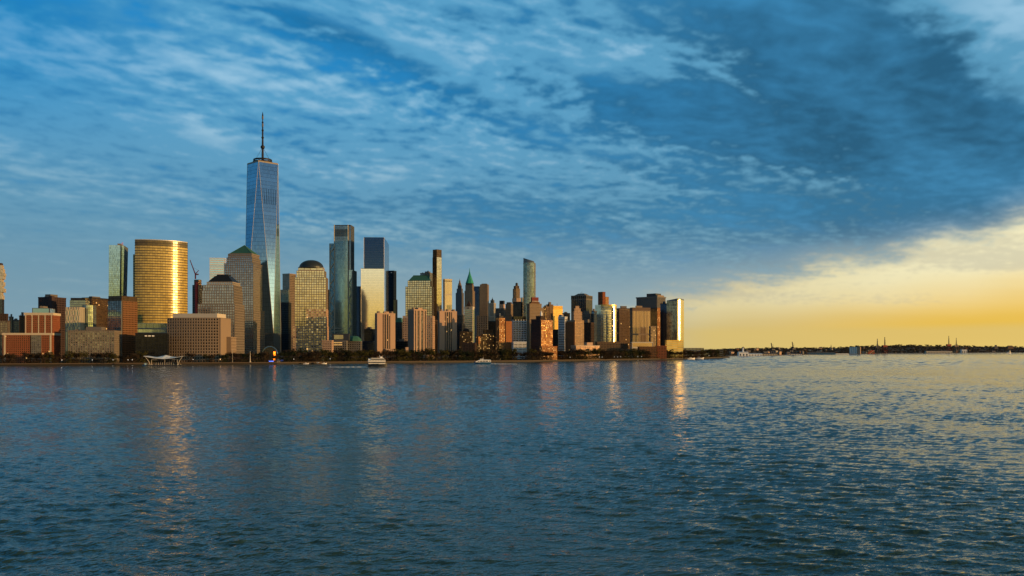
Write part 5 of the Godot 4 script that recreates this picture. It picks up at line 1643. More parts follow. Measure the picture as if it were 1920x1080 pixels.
func build_trees() -> void:
	var bark := mat("bark", 0.05, 0.04, 0.032, 0.95)
	var leaves := [mat("bare twigs", 0.050, 0.036, 0.024, 0.95, 0.0, 0.2, true), mat("budding leaves", 0.058, 0.055, 0.018, 0.95, 0.0, 0.2, true), mat("dark evergreen", 0.022, 0.030, 0.016, 0.95, 0.0, 0.2, true)]
	for m in leaves:
		m.cull_mode = BaseMaterial3D.CULL_DISABLED
	var protos := []
	for k in 6:
		protos.append(leafy(100 + k, 12.0, [0.75, 1.0, 1.15, 0.6, 1.0, 0.9][k]))
	var kinds := [["bare_tree", "bare dark-twigged tree", "bare trees"], ["budding_tree", "tree with yellow-green buds", "budding trees"], ["evergreen_tree", "dark evergreen tree", "evergreen trees"]]
	var first := {}
	var r := RandomNumberGenerator.new()
	r.seed = 77
	var px := -60.0
	while px < 1362.0:
		var deep := 1 if px < 560 else 2
		if px > 1040:
			deep = 3
		if px > 1330:
			deep = 2
		for d in deep:
			if r.randf() < 0.12:
				continue
			var x := px + r.randf_range(-4.0, 4.0)
			if x > 268 and x < 352 and d == 0 and r.randf() < 0.8:
				continue
			var z := shore(x) + 16.0 + d * 22.0 + r.randf_range(-4, 6)
			var k := 0
			var roll := r.randf()
			if roll > 0.62:
				k = 1
			if roll > 0.84:
				k = 2
			var v := r.randi() % 2 + k * 2
			var key := "%d_%d" % [k, v]
			var t: Node3D
			if first.has(key):
				t = (first[key] as Node3D).duplicate()
				t.name = numbered(kinds[k][0])
			else:
				t = make_tree(numbered(kinds[k][0]), kinds[k][1], kinds[k][2], protos[v], bark, leaves[k])
				first[key] = t
			var spot := "on the waterfront path %s" % beside(x)
			tag(t, "%s %s" % [kinds[k][1], spot], "tree", "%s %s" % [kinds[k][2], spot])
			add_child(t, true)
			var sc := r.randf_range(0.75, 1.2) * (1.15 if px < 520 else 1.5)
			t.position = Vector3(gx(x, z), LAND, -z)
			t.rotation.y = r.randf() * TAU
			t.scale = Vector3(sc * r.randf_range(1.0, 1.35), sc, sc * r.randf_range(1.0, 1.35))
		px += 9.5 if px < 1040 else 8.0

func lamp_post(px: float, off: float, h: float, label: String, glow: Material, called := "street_lamp") -> void:
	var z := shore(px) + off
	var t := thing(called, label, "lamp", Vector3(gx(px, z), LAND, -z), 0.0, "lamps along the waterfront path" if called == "street_lamp" else "")
	var s := Shape.new()
	s.lathe([Vector2(0.22, 0), Vector2(0.12, 0.5), Vector2(0.08, h)], 6)
	part("post", s, mats["black metal"], t)
	s = Shape.new()
	s.lathe([Vector2(0.05, h), Vector2(0.42, h + 0.25), Vector2(0.46, h + 0.6), Vector2(0.2, h + 0.95), Vector2(0.0, h + 1.0)], 8)
	part("lamp_head", s, glow, t)
	var l := OmniLight3D.new()
	l.name = "lamp_glow"
	l.light_color = glow.emission
	l.light_energy = 0.5
	l.light_size = 0.4
	l.omni_range = 60.0
	l.omni_attenuation = 2.0
	l.shadow_enabled = true
	l.position = Vector3(0, h - 0.3, 0.9)
	t.add_child(l)

func glowing(called: String, r: float, g: float, b: float, e: float) -> StandardMaterial3D:
	var m := mat(called, 0.5, 0.5, 0.5, 0.5)
	m.emission_enabled = true
	m.emission = lin(r, g, b)
	m.emission_energy_multiplier = e
	return m

func build_shore_things() -> void:
	var white := glowing("white lamp light", 1.0, 0.9, 0.75, 1.0)
	var amber := glowing("amber lamp light", 1.0, 0.5, 0.16, 4.0)
	var blue := glowing("blue lamp light", 0.10, 0.20, 1.0, 2.2)
	for px in [116.0, 173.0, 212.0, 240.0, 248.0, 362.0, 551.0, 619.0, 1069.0, 1124.0, 1129.0, 1152.0, 1158.0, 1164.0, 1172.0, 1179.0, 1196.0, 1203.0, 1238.0, 1330.0]:
		lamp_post(px, 9.0, 4.2, "small white street lamp glowing among trees %s" % beside(px), white)
	lamp_post(413.0, 6.0, 4.5, "amber lamp glowing on the quay in front of the stone block", amber, "amber_lamp")

	# tall pole and the white pylon on the quay
	var z := shore(436) + 5.0
	var t := thing("flag_pole", "thin tall pale pole on the quay before the stepped stone tower", "pole", Vector3(gx(436, z), LAND, -z))
	var s := Shape.new(); s.lathe([Vector2(0.6, 0), Vector2(0.5, 1.0), Vector2(0.28, 1.2), Vector2(0.14, 21)], 8); part("pole", s, mats["pale stone"], t)
	s = Shape.new(); s.lathe([Vector2(1.2, 0), Vector2(1.2, 0.6), Vector2(0.6, 0.7)], 8); part("pole_base", s, mats["concrete"], t)
	z = shore(469) + 4.0
	t = thing("white_pylon", "white tapering pylon on the quay below the green pyramid tower", "monument", Vector3(gx(469, z), LAND, -z))
	s = Shape.new(); s.lathe([Vector2(1.7, 0), Vector2(1.5, 1.2), Vector2(0.9, 1.4), Vector2(0.6, 7), Vector2(0.25, 17)], 8); part("shaft", s, mats["pale stone"], t)
	s = Shape.new(); s.lathe([Vector2(0.0, 17.6), Vector2(0.5, 17.2), Vector2(0.5, 16.7), Vector2(0.1, 16.4)], 8); part("finial", s, mats["steel"], t)

	# ferry landing with its white canopy
	z = 1262.0
	t = thing("ferry_pavilion", "white swept canopy of the ferry landing standing on its floating dock", "pavilion", Vector3(gx(311, z), 0, -z))
	var half := 27.5
	var roof := Shape.new()
	var n := 12
	var pt := func(i: int, back: float) -> Vector3:
		var u := i / float(n) * 2.0 - 1.0
		var y := 12.0 + 1.6 * maxf(0.0, absf(u) - 0.45) / 0.55
		if absf(u) < 0.5:
			y += 3.4 * (1.0 - absf(u) / 0.5) * (1.0 if back > 0.2 and back < 0.8 else 0.0)
		return Vector3(u * half, y - 2.2 * (1.0 - absf(u)) * (1.0 if back < 0.2 else 0.3), 9.0 - 18.0 * back)
	for i in n:
		for q in [[0.0, 0.5], [0.5, 1.0]]:
			roof.quad(pt.call(i, q[0]), pt.call(i, q[1]), pt.call(i + 1, q[1]), pt.call(i + 1, q[0]))
		roof.quad(pt.call(i, 0.0) + Vector3(0, -0.5, 0), pt.call(i, 0.0), pt.call(i + 1, 0.0), pt.call(i + 1, 0.0) + Vector3(0, -0.5, 0))
	part("canopy", roof, mats["white paint"], t)
	for e in [-1.0, 1.0]:
		s = Shape.new()
		s.bar(Vector3(e * 19.5, 1.2, 6), Vector3(e * 21.0, 6, 7), 0.5, 0.45)
		s.bar(Vector3(e * 21.0, 6, 7), Vector3(e * 25.5, 12.4, 8), 0.45, 0.3)
		s.bar(Vector3(e * 18.0, 1.2, 5), Vector3(e * 18.0, 8.2, 5), 0.3)
		s.bar(Vector3(e * 18.0, 8.2, 5), Vector3(e * 10.0, 8.2, 5), 0.25)
		part("raking_column", s, mats["pale stone"], t)
	for j in 9:
		s = Shape.new()
		s.bar(Vector3(-12 + j * 3.0, 1.2, 4), Vector3(-12 + j * 3.0, 4.6 + (4.0 if j == 4 else 0.0), 4), 0.26)
		part("post", s, mats["pale stone"], t)
	plain_box(t, "floating_dock", "dark steel", -24, 25, -0.6, 1.2, -10, 10)
	plain_box(t, "waiting_room", "dark glass", -15, 15, 1.2, 4.4, -8, 1)
	s = Shape.new()
	for j in 12:
		s.bar(Vector3(-24 + j * 4.4, 1.2, 9.8), Vector3(-24 + j * 4.4, 2.4, 9.8), 0.09, 0.09, 4)
	s.bar(Vector3(-24, 2.4, 9.8), Vector3(24.4, 2.4, 9.8), 0.09, 0.09, 4)
	part("railing", s, mats["steel"], t)
	t = thing("navy_barge", "small teal work barge moored left of the ferry pavilion", "boat", Vector3(gx(276, z), 0, -z + 4))
	s = Shape.new(); s.box(Vector3(-4, -0.4, -3), Vector3(4, 1.3, 3)); part("hull", s, mats["boat blue"], t)
	s = Shape.new(); s.box(Vector3(-2, 1.3, -1.5), Vector3(1.5, 3.6, 1.5)); part("cabin", s, mats["glass teal"], t)

	# the glass hall
	z = shore(506) + 62.0
	t = thing("glass_hall", "arched glass hall with an orange sun glint on its right edge", "hall", Vector3(gx(506, z), LAND, -z), atan2(-gx(506, z), z))
	var m := z / FOCAL
	var rad := 15.5 * m
	var spring := 15.0 * m
	var vault := Shape.new()
	var rim := Shape.new()
	var gable := Shape.new()
	for j in 16:
		var a := PI * j / 16.0
		var b := PI * (j + 1) / 16.0
		var p := Vector3(cos(a) * rad, spring + sin(a) * rad, 0)
		var q := Vector3(cos(b) * rad, spring + sin(b) * rad, 0)
		var back := Vector3(0, 0, -40)
		vault.quad(p, p + back, q + back, q)
		gable.tri(Vector3(0, spring, -0.3), q + Vector3(0, 0, -0.3), p + Vector3(0, 0, -0.3))
		rim.bar(p * Vector3(0.86, 1, 1) + Vector3(0, -sin(a) * rad * 0.14, 0.4), q * Vector3(0.86, 1, 1) + Vector3(0, -sin(b) * rad * 0.14, 0.4), 0.75, 0.75, 4)
	gable.quad(Vector3(-rad, -0.5, -0.3), Vector3(-rad, spring, -0.3), Vector3(rad, spring, -0.3), Vector3(rad, -0.5, -0.3))
	vault.quad(Vector3(rad, -0.5, 0), Vector3(rad, spring, 0), Vector3(rad, spring, -40), Vector3(rad, -0.5, -40))
	vault.quad(Vector3(-rad, -0.5, -40), Vector3(-rad, spring, -40), Vector3(-rad, spring, 0), Vector3(-rad, -0.5, 0))
	part("vault", vault, mats["dark glass"], t)
	part("gable", gable, mats["glass dark"], t)
	part("arch_rim", rim, mats["glass blue"], t)
	s = Shape.new()
	for j in 7:
		s.bar(Vector3(-rad + (j + 1) * rad / 4.0, 0, 0), Vector3(-rad + (j + 1) * rad / 4.0, spring + sqrt(maxf(0.0, rad * rad - pow(-rad + (j + 1) * rad / 4.0, 2.0))) * 0.98, 0), 0.2, 0.2, 4)
	part("mullions", s, mats["dark steel"], t, true)
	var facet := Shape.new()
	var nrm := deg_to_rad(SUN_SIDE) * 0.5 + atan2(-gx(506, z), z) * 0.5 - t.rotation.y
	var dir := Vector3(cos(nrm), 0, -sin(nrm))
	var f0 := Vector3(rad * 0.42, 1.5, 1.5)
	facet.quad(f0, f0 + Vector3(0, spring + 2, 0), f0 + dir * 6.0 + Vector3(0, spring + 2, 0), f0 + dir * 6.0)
	part("glint_pane", facet, mats["glass sun"], t)  # added pane, turned and tinted orange to make the sun glint
	var tent := thing("event_tent", "white peaked tent beside the arched glass hall", "tent", Vector3(gx(521, z - 30), LAND, -z + 30))
	s = Shape.new(); s.lathe([Vector2(4.6, 0), Vector2(4.6, 1.8), Vector2(2.2, 3.6), Vector2(0.2, 5.0)], 8); part("canopy", s, mats["canvas"], tent)
	s = Shape.new(); s.bar(Vector3(0, 5, 0), Vector3(0, 6.2, 0), 0.1); part("pole", s, mats["steel"], tent)
	var sign_ := thing("blue_lit_sign", "low strip of blue light at the foot of the arched glass hall", "sign", Vector3(gx(509, z - 34), LAND, -z + 34))
	s = Shape.new(); s.box(Vector3(-4.5, 0.8, -0.2), Vector3(4.0, 2.0, 0.0)); part("lit_panel", s, blue, sign_)
	s = Shape.new(); s.box(Vector3(-4.6, 0, -0.5), Vector3(4.1, 0.75, -0.1)); part("base", s, mats["black metal"], sign_)
	var bl := AreaLight3D.new()
	bl.name = "sign_glow"
	bl.area_size = Vector2(8.5, 1.2)
	bl.light_color = Color(0.35, 0.5, 1.0)
	bl.light_energy = 1.0
	bl.shadow_enabled = true
	bl.rotation.y = PI
	bl.position = Vector3(-0.25, 1.4, 0.1)
	sign_.add_child(bl)
	# terrace building along the quay
	tower("terrace_building", "long low dark terrace with pale windows between the glass hall and the domed tower", 524, 608, 612, 663, shore(566) + 55.0, 6, style(7.5, 11.0, 2.2, 2.0, "dark brown", "glass neutral", 0.003, 0.4), 30.0, false)
	tower("terrace_building", "low dark brown terrace in front of the pyramid-topped tower", 438, 486, 490, 664, shore(465) + 60.0, 6, style(7.5, 9.0, 3.2, 2.6, "dark brown", "glass brown", 0.003, 0.4), 30.0, false)
	# moored small boats
	var names := ["small cream motor boat moored left of the other two below the domed tower", "low brown motor boat moored in the middle below the domed tower", "small white cabin boat moored right of the brown one below the domed tower"]
	var pxs := [574.0, 597.0, 608.0]
	for j in 3:
		small_boat("motor_boat", names[j], pxs[j], shore(pxs[j]) - 9.0, [4.2, 5.5, 4.0][j], mats[["canvas", "brown stone", "white paint"][j]], [0.1, -0.1, 0.15][j])
	small_boat("motor_boat", "white boat moored at the island's tip, left of the two there", 1296, 2090, 9.0, mats["white paint"], 0.2)
	small_boat("motor_boat", "white boat moored at the island's tip, right of the two there", 1312, 2150, 10.0, mats["white paint"], -0.2)
	small_boat("motor_boat", "white motor launch running far out near the right edge of the water", 1891, 5600, 15.0, mats["white paint"], 0.0)

func small_boat(called: String, label: String, px: float, z: float, half: float, m: Material, turn: float) -> void:
	var t := thing(called, label, "boat", Vector3(gx(px, z), 0, -z), turn)
	part("hull", hull(half, half * 0.30, half * 0.22, half * 0.26), m, t)
	var s := Shape.new()
	s.box(Vector3(-half * 0.45, half * 0.22, -half * 0.2), Vector3(half * 0.15, half * 0.52, half * 0.2))
	part("cabin", s, mats["white paint"], t)
	s = Shape.new()
	s.box(Vector3(-half * 0.43, half * 0.32, half * 0.2), Vector3(half * 0.13, half * 0.44, half * 0.205))
	part("window", s, mats["dark glass"], t)

func hull(half: float, beam: float, high: float, rise: float) -> Shape:      # bow towards +x
	var s := Shape.new()
	var n := 12
	for e in [-1.0, 1.0]:
		for j in n:
			var u0 := j / float(n)
			var u1 := (j + 1) / float(n)
			var w0 := beam * (1.0 - pow(maxf(0.0, u0 - 0.45) / 0.55, 2.0)) * (0.85 + 0.15 * minf(1.0, u0 * 5.0))
			var w1 := beam * (1.0 - pow(maxf(0.0, u1 - 0.45) / 0.55, 2.0)) * (0.85 + 0.15 * minf(1.0, u1 * 5.0))
			var x0 := (u0 * 2.0 - 1.0) * half
			var x1 := (u1 * 2.0 - 1.0) * half
			var h0 := high + rise * pow(u0, 3.0)
			var h1 := high + rise * pow(u1, 3.0)
			var a := Vector3(x0 * 0.95, -0.5, e * w0 * 0.8)
			var b := Vector3(x1 * 0.95, -0.5, e * w1 * 0.8)
			var c := Vector3(x1, h1, e * w1)
			var d := Vector3(x0, h0, e * w0)
			if e > 0.0:
				s.quad(a, d, c, b)
				s.quad(d, Vector3(x0, h0, -w0), Vector3(x1, h1, -w1), c)
			else:
				s.quad(b, c, d, a)
	s.quad(Vector3(-half * 0.95, -0.5, -beam * 0.68), Vector3(-half, high, -beam * 0.85), Vector3(-half, high, beam * 0.85), Vector3(-half * 0.95, -0.5, beam * 0.68))
	return s

func cabin_deck(half0: float, half1: float, beam: float, y0: float, y1: float, m_wall: String, parent: Node, called: String, win0 := 0.0, win1 := 0.0, n := 0) -> void:
	var o := plain_box(parent, called, m_wall, -half0, half1, y0, y1, -beam, beam)
	if n > 0:
		for e in [-1.0, 1.0]:
			for j in n:
				var w := (half0 + half1) / n
				var s := Shape.new()
				s.box(Vector3(-half0 + w * (j + 0.12), y0 + win0, e * beam - 0.04), Vector3(-half0 + w * (j + 0.88), y0 + win1, e * beam + 0.04))
				part("window", s, mats["dark glass"], o)

func wake(label: String, px: float, z: float, from: float, to: float, wide: float) -> void:
	var s := Shape.new()
	var r := RandomNumberGenerator.new()
	r.seed = int(px)
	for j in 90:
		var u := j / 90.0
		var x := lerpf(from, to, u)
		for k in 4:
			if r.randf() < 0.25 + 0.6 * u:
				continue
			var w := wide * (0.5 + u * 1.6)
			var c := Vector3(x + r.randf_range(-1, 1), 0.55 + r.randf() * 0.2 - 0.3 * u, r.randf_range(-w, w))
			var l := r.randf_range(0.7, 2.2)
			var h := r.randf_range(0.2, 0.6) * (1.0 - 0.5 * u)
			s.lathe([Vector2(l, -0.5), Vector2(l * 0.7, h * 0.3), Vector2(0.0, h * 0.5)], 6, c)
	var o := MeshInstance3D.new()
	o.mesh = s.mesh()
	o.material_override = mats["foam"]
	o.name = numbered("boat_wake_foam")
	add_child(o, true)
	o.position = Vector3(gx(px, z), 0, -z)
	o.set_meta("kind", "stuff")
	o.set_meta("label", label)
	o.set_meta("category", "wake")

func build_boats() -> void:
	mat("foam", 0.62, 0.66, 0.68, 0.9)
	# harbour ferry
	var z := 1150.0
	var t := thing("passenger_ferry", "three-decked white and black ferry heading right, with a pale wake", "ferry", Vector3(gx(708, z), 1.0, -z), 0.22)
	part("hull", hull(12.3, 3.8, 3.4, 0.8), mats["boat navy"], t)
	cabin_deck(11.6, 9.4, 3.6, 3.2, 4.1, "white paint", t, "main_deck")
	cabin_deck(11.0, 8.6, 3.2, 4.1, 5.9, "boat navy", t, "saloon", 0.3, 1.7, 9)
	cabin_deck(11.9, 9.6, 3.7, 5.9, 8.4, "white paint", t, "upper_deck", 0.9, 1.7, 11)
	cabin_deck(7.5, 7.0, 2.9, 8.4, 10.0, "boat navy", t, "top_saloon", 0.4, 1.4, 6)
	cabin_deck(8.5, 8.2, 3.4, 10.0, 10.7, "white paint", t, "top_roof")
	plain_box(t, "funnel", "white paint", -11.6, -8.8, 8.4, 10.2, -1.2, 1.2)
	plain_box(t, "wheelhouse", "white paint", 3.2, 6.0, 10.7, 12.5, -1.7, 1.7)
	var s := Shape.new(); s.bar(Vector3(2.4, 10.4, 0), Vector3(2.4, 14.6, 0), 0.14); s.bar(Vector3(1.6, 13.2, 0), Vector3(3.2, 13.2, 0), 0.1); part("mast", s, mats["white paint"], t)
	s = Shape.new()
	for j in 14:
		for e in [-3.6, 3.6]:
			s.bar(Vector3(-11 + j * 1.55, 4.1, e), Vector3(-11 + j * 1.55, 5.9, e), 0.09, 0.09, 4)
	part("stanchions", s, mats["white paint"], t, true)
	wake("pale wake trailing left behind the white and black ferry", 708, z, -12.5, -62.0, 2.2)
	# low fast blue boat
	z = 1400.0
	t = thing("river_ferry", "low blue and white ferry heading left along the far quay", "ferry", Vector3(gx(905, z), 0.8, -z), PI + 0.12)
	part("hull", hull(13.2, 3.6, 2.3, 0.9), mats["boat blue"], t)
	s = Shape.new()
	var prof := [Vector2(-12.6, 2.2), Vector2(-12.4, 5.8), Vector2(3.5, 6.0), Vector2(7.0, 5.0), Vector2(11.2, 2.9)]
	for e in [-3.2, 3.2]:
		for j in prof.size() - 1:
			var a := Vector3(prof[j].x, prof[j].y, e)
			var b := Vector3(prof[j + 1].x, prof[j + 1].y, e)
			s.quad(Vector3(a.x, 2.2, e), a, b, Vector3(b.x, 2.2, e))
	for j in prof.size() - 1:
		s.quad(Vector3(prof[j].x, prof[j].y, -3.2), Vector3(prof[j + 1].x, prof[j + 1].y, -3.2), Vector3(prof[j + 1].x, prof[j + 1].y, 3.2), Vector3(prof[j].x, prof[j].y, 3.2))
	part("saloon", s, mats["white paint"], t)
	for e in [-1.0, 1.0]:
		for w in [[-11.8, -9.8], [-8.2, -4.2], [-3.6, 0.2], [0.8, 4.6], [5.2, 7.8]]:
			var q := Shape.new()
			q.box(Vector3(w[0], 3.0, e * 3.2 - 0.05), Vector3(w[1], 4.5 if w[1] < 5.0 else 4.0, e * 3.2 + 0.05))
			part("window", q, mats["dark glass"], t)
	plain_box(t, "wheelhouse", "white paint", -1.0, 4.2, 5.9, 7.6, -2.0, 2.0)
	plain_box(t, "wheelhouse_window", "dark glass", 0.5, 4.26, 6.4, 7.2, -2.04, 2.04)
	plain_box(t, "upper_deck_rail", "boat blue", -12.4, -1.2, 5.9, 6.4, -3.1, 3.1)
	s = Shape.new(); s.bar(Vector3(-0.4, 7.6, 0), Vector3(-1.2, 9.8, 0), 0.16); part("mast", s, mats["white paint"], t)
	wake("pale wake trailing right behind the blue and white ferry", 905, z, 13.5, 52.0, 1.4)

func far_shore(px: float) -> float:
	return table(px, [1340.0, 1380.0, 1440.0, 1560.0, 1700.0, 1900.0, 2500.0, 3600.0], [3000.0, 3150.0, 3500.0, 4300.0, 5400.0, 6900.0, 7600.0, 8200.0])

func build_far_side() -> void:
	var xs := []
	var px := 1300.0
	while px < 3600.0:
		xs.append(px)
		px += 18.0 if px < 2000.0 else 120.0
	var low := Shape.new()
	var hill := Shape.new()
	var ridge := func(x: float) -> float:
		return table(x, [1300.0, 1420.0, 1500.0, 1560.0, 1640.0, 1700.0, 1800.0, 1920.0, 2400.0], [14.0, 25.0, 30.0, 33.0, 44.0, 53.0, 52.0, 48.0, 50.0]) + 3.0 * noise_b.get_noise_2d(x * 4.0, 0.0)
	for j in xs.size() - 1:
		var x0: float = xs[j]
		var x1: float = xs[j + 1]
		var z0 := far_shore(x0)
		var z1 := far_shore(x1)
		var a := Vector3(gx(x0, z0), 0, -z0)
		var b := Vector3(gx(x1, z1), 0, -z1)
		var up := Vector3(0, 2.2, 0)
		var k := 1.32
		low.quad(a - up, a + up, b + up, b - up)
		low.quad(a + up, a * k + up, b * k + up, b + up)
		var c0 := Vector3(a.x * 1.12, 2.0, a.z * 1.12)
		var c1 := Vector3(b.x * 1.12, 2.0, b.z * 1.12)
		var r0 := Vector3(a.x * 1.3, ridge.call(x0), a.z * 1.3)
		var r1 := Vector3(b.x * 1.3, ridge.call(x1), b.z * 1.3)
		hill.quad(c0, r0, r1, c1)
		hill.quad(r0, Vector3(a.x * 1.8, 2, a.z * 1.8), Vector3(b.x * 1.8, 2, b.z * 1.8), r1)
	structure("far_shore_ground", low.mesh(), mat("dock ground", 0.06, 0.052, 0.042, 0.95))
	structure("hill", hill.mesh(), mat("hillside", 0.055, 0.045, 0.034, 0.95))
	# the wooded skyline, too far and dense to count
	var one := Shape.new()
	var r := RandomNumberGenerator.new()
	r.seed = 4
	for j in 36:
		var at := Vector3(r.randfn() * 3.2, 4.0 + r.randf() * 7.0, r.randfn() * 3.2)
		var n := Vector3(r.randf_range(-1, 1), r.randf_range(-0.3, 1), r.randf_range(-1, 1)).normalized()
		var u := n.cross(Vector3(0.3, 0.9, 0.2)).normalized() * r.randf_range(1.2, 2.6)
		var v := n.cross(u).normalized() * r.randf_range(1.2, 2.6)
		one.quad(at - u, at + v, at + u, at - v)
	one.bar(Vector3(0, -3, 0), Vector3(0, 6, 0), 0.6, 0.3, 5)
	var mm := MultiMesh.new()
	mm.transform_format = MultiMesh.TRANSFORM_3D
	mm.mesh = one.mesh()
	mm.instance_count = 2600
	for j in mm.instance_count:
		var x := r.randf_range(1340.0, 2050.0)
		var q := pow(r.randf(), 0.6)
		var k := 1.03 + 0.27 * q
		var z := far_shore(x) * k
		var y := 2.0
		if k > 1.12:
			y = lerpf(2.0, ridge.call(x), (k - 1.12) / 0.18)
		var sc := r.randf_range(0.45, 1.15)
		if x < 1600.0:
			sc *= 0.75
		mm.set_instance_transform(j, Transform3D(Basis(Vector3.UP, r.randf() * TAU).scaled(Vector3(sc * 1.3, sc, sc * 1.3)), Vector3(gx(x, z), y, -z)))
	var mo := MultiMeshInstance3D.new()
	mo.multimesh = mm
	var leaf := mat("far woods", 0.055, 0.044, 0.032, 0.95)
	leaf.cull_mode = BaseMaterial3D.CULL_DISABLED
	mo.material_override = leaf
	mo.name = "distant_woods"
	mo.set_meta("kind", "stuff")
	mo.set_meta("label", "dark wooded skyline of the far shore")
	add_child(mo)
	# houses and sheds
	var tones := [["brown", "brown stone"], ["pinkish", "pink stone"], ["grey", "grey stone"], ["cream", "pale stone"], ["brick red", "brown brick"], ["dark", "plant grey"]]
	for j in 84:
		var x := r.randf_range(1368.0, 1660.0) if j < 60 else r.randf_range(1660.0, 1925.0)
		var k := r.randf_range(1.02, 1.26)
		var z := far_shore(x) * k
		var y: float = 2.0 if k < 1.12 else lerpf(2.0, ridge.call(x), (k - 1.12) / 0.18) - 1.0
		var tone: Array = tones[r.randi() % tones.size()]
		var w := r.randf_range(8.0, 24.0)
		var h := r.randf_range(6.0, 13.0)
		var t := thing("distant_house", "tiny %s house on the far shore, %s" % [tone[0], far_beside(x)], "house", Vector3(gx(x, z), y, -z), r.randf_range(-0.5, 0.9), "%s houses on the far shore, %s" % [tone[0], far_beside(x)])
		plain_box(t, "wall", tone[1], -w * 0.5, w * 0.5, -3, h, -5, 5)
		var s := Shape.new()
		if j % 2 == 0:
			s.quad(Vector3(-w * 0.52, h, 5.3), Vector3(-w * 0.52, h + 3, 0), Vector3(w * 0.52, h + 3, 0), Vector3(w * 0.52, h, 5.3))
			s.quad(Vector3(w * 0.52, h, -5.3), Vector3(w * 0.52, h + 3, 0), Vector3(-w * 0.52, h + 3, 0), Vector3(-w * 0.52, h, -5.3))
			s.tri(Vector3(w * 0.5, h, 5), Vector3(w * 0.5, h + 2.9, 0), Vector3(w * 0.5, h, -5))
			s.tri(Vector3(-w * 0.5, h, -5), Vector3(-w * 0.5, h + 2.9, 0), Vector3(-w * 0.5, h, 5))
		else:
			s.box(Vector3(-w * 0.52, h, -5.2), Vector3(w * 0.52, h + 0.8, 5.2))
			s.box(Vector3(-w * 0.2, h + 0.8, -2), Vector3(w * 0.1, h + 2.8, 2))
		part("roof", s, mats["plant grey"], t)
	far_shed("harbour_building", "white harbour building with a short tower at the left end of the far shore", 1384, 1402, 661.0, 3080, "white paint", 1)
	far_shed("harbour_shed", "long white dock shed right of the white harbour building", 1402, 1428, 664.0, 3250, "white paint", 0)
	far_shed("harbour_shed", "cream dock shed with a low roof in the middle of the docks", 1428, 1456, 663.8, 3450, "cream trim", 0)
	far_shed("harbour_shed", "grey-white dock shed left of the blue shed", 1474, 1502, 664.0, 3750, "white panel", 0)
	far_shed("harbour_shed", "long bright blue dock shed on the far shore", 1513, 1564, 661.8, 4200, "boat blue", 0)
	far_shed("harbour_shed", "white shed of three arched roofs right of the blue shed", 1566, 1590, 663.0, 4300, "white paint", 3)
	far_shed("harbour_shed", "long pale shed under the right-hand pair of cranes", 1735, 1784, 658.6, 5500, "pale stone", 0)
	far_shed("harbour_shed", "small pale dock house right of the long pale shed", 1802, 1812, 655.5, 6100, "white panel", 0)
	# silo block
	var z := 4420.0
	var t := thing("grain_silo", "tall blue-grey block of silos on the far shore", "silo", Vector3(gx(1604, z), 2.0, -z), -0.35)
	var h := gy(650.5, z) - 2.0
	for j in 6:
		var s := Shape.new()
		s.lathe([Vector2(4.6, 0), Vector2(4.6, h - 1), Vector2(4.2, h), Vector2(0, h + 0.1)], 16, Vector3(-23 + j * 8.6, 0, 0))
		part("silo_tube", s, mats["white panel"] if j < 4 else mats["pink stone"], t)
	plain_box(t, "roof_deck", "grey stone", -27, 24, h, h + 2.0, -4.6, 4.6)
	# containers
	t = thing("container_stack", "stack of red and orange containers by the silos", "containers", Vector3(gx(1633, 4700), 2.0, -4700.0))
	for j in 5:
		for k in 4:
			plain_box(t, "container", ["crane red", "orange brick", "brown brick", "pink stone"][(j * 3 + k) % 4], -16 + j * 6.6, -10 + j * 6.6, k * 4.4, k * 4.4 + 4.2, -6, 6)
	# cranes
	crane("harbour_crane", "dark harbour crane with a raised boom, leftmost on the far shore", 1449, 3600, 643.0, "dark steel", 0.16, false)
	crane("harbour_crane", "dark harbour crane with a raised boom, second from the left on the far shore", 1488, 3900, 641.0, "dark steel", 0.13, false)
	crane("gantry_crane", "grey gantry crane standing left of the red one near the silos", 1645, 4800, 635.0, "plant grey", 0.0, true)
	crane("gantry_crane", "tall red and black gantry crane near the silos", 1659, 4800, 632.0, "maroon", 0.0, false)
	crane("gantry_crane", "dark red gantry crane, left one of the pair farthest right", 1779, 5900, 629.5, "maroon", 0.0, false)
	crane("gantry_crane", "buff gantry crane, right one of the pair farthest right", 1793, 5950, 633.5, "tan stone", 0.0, true)
	# church and blocks on the ridge
	z = 5300.0
	t = thing("church", "distant church with a pointed steeple on the far ridge", "church", Vector3(gx(1556, z), 10.0, -z))
	plain_box(t, "nave", "brown brick", -14, 6, 0, 12, -6, 6)
	plain_box(t, "tower_block", "brown brick", 4, 10, 0, 24, -3, 3)
	var sp := Shape.new(); sp.lathe([Vector2(4, 24), Vector2(0.2, 44)], 6, Vector3(7, 0, 0)); part("steeple", sp, mats["plant grey"], t)
	z = 8200.0
	t = thing("ridge_building", "dark tower block with a stair head on the ridge near the right edge", "building", Vector3(gx(1867, z), 30.0, -z))
	plain_box(t, "wall", "plant grey", -16, 16, 0, 24, -10, 10)
	plain_box(t, "roof_house", "plant grey", -7, 8, 24, 36, -6, 6)
	t = thing("ridge_building", "flat dark block on the ridge at the right edge", "building", Vector3(gx(1894, z), 30.0, -z))
	plain_box(t, "wall", "brown stone", -25, 25, 0, 26, -10, 10)
	plain_box(t, "roof_house", "plant grey", -20, 16, 26, 31, -8, 8)

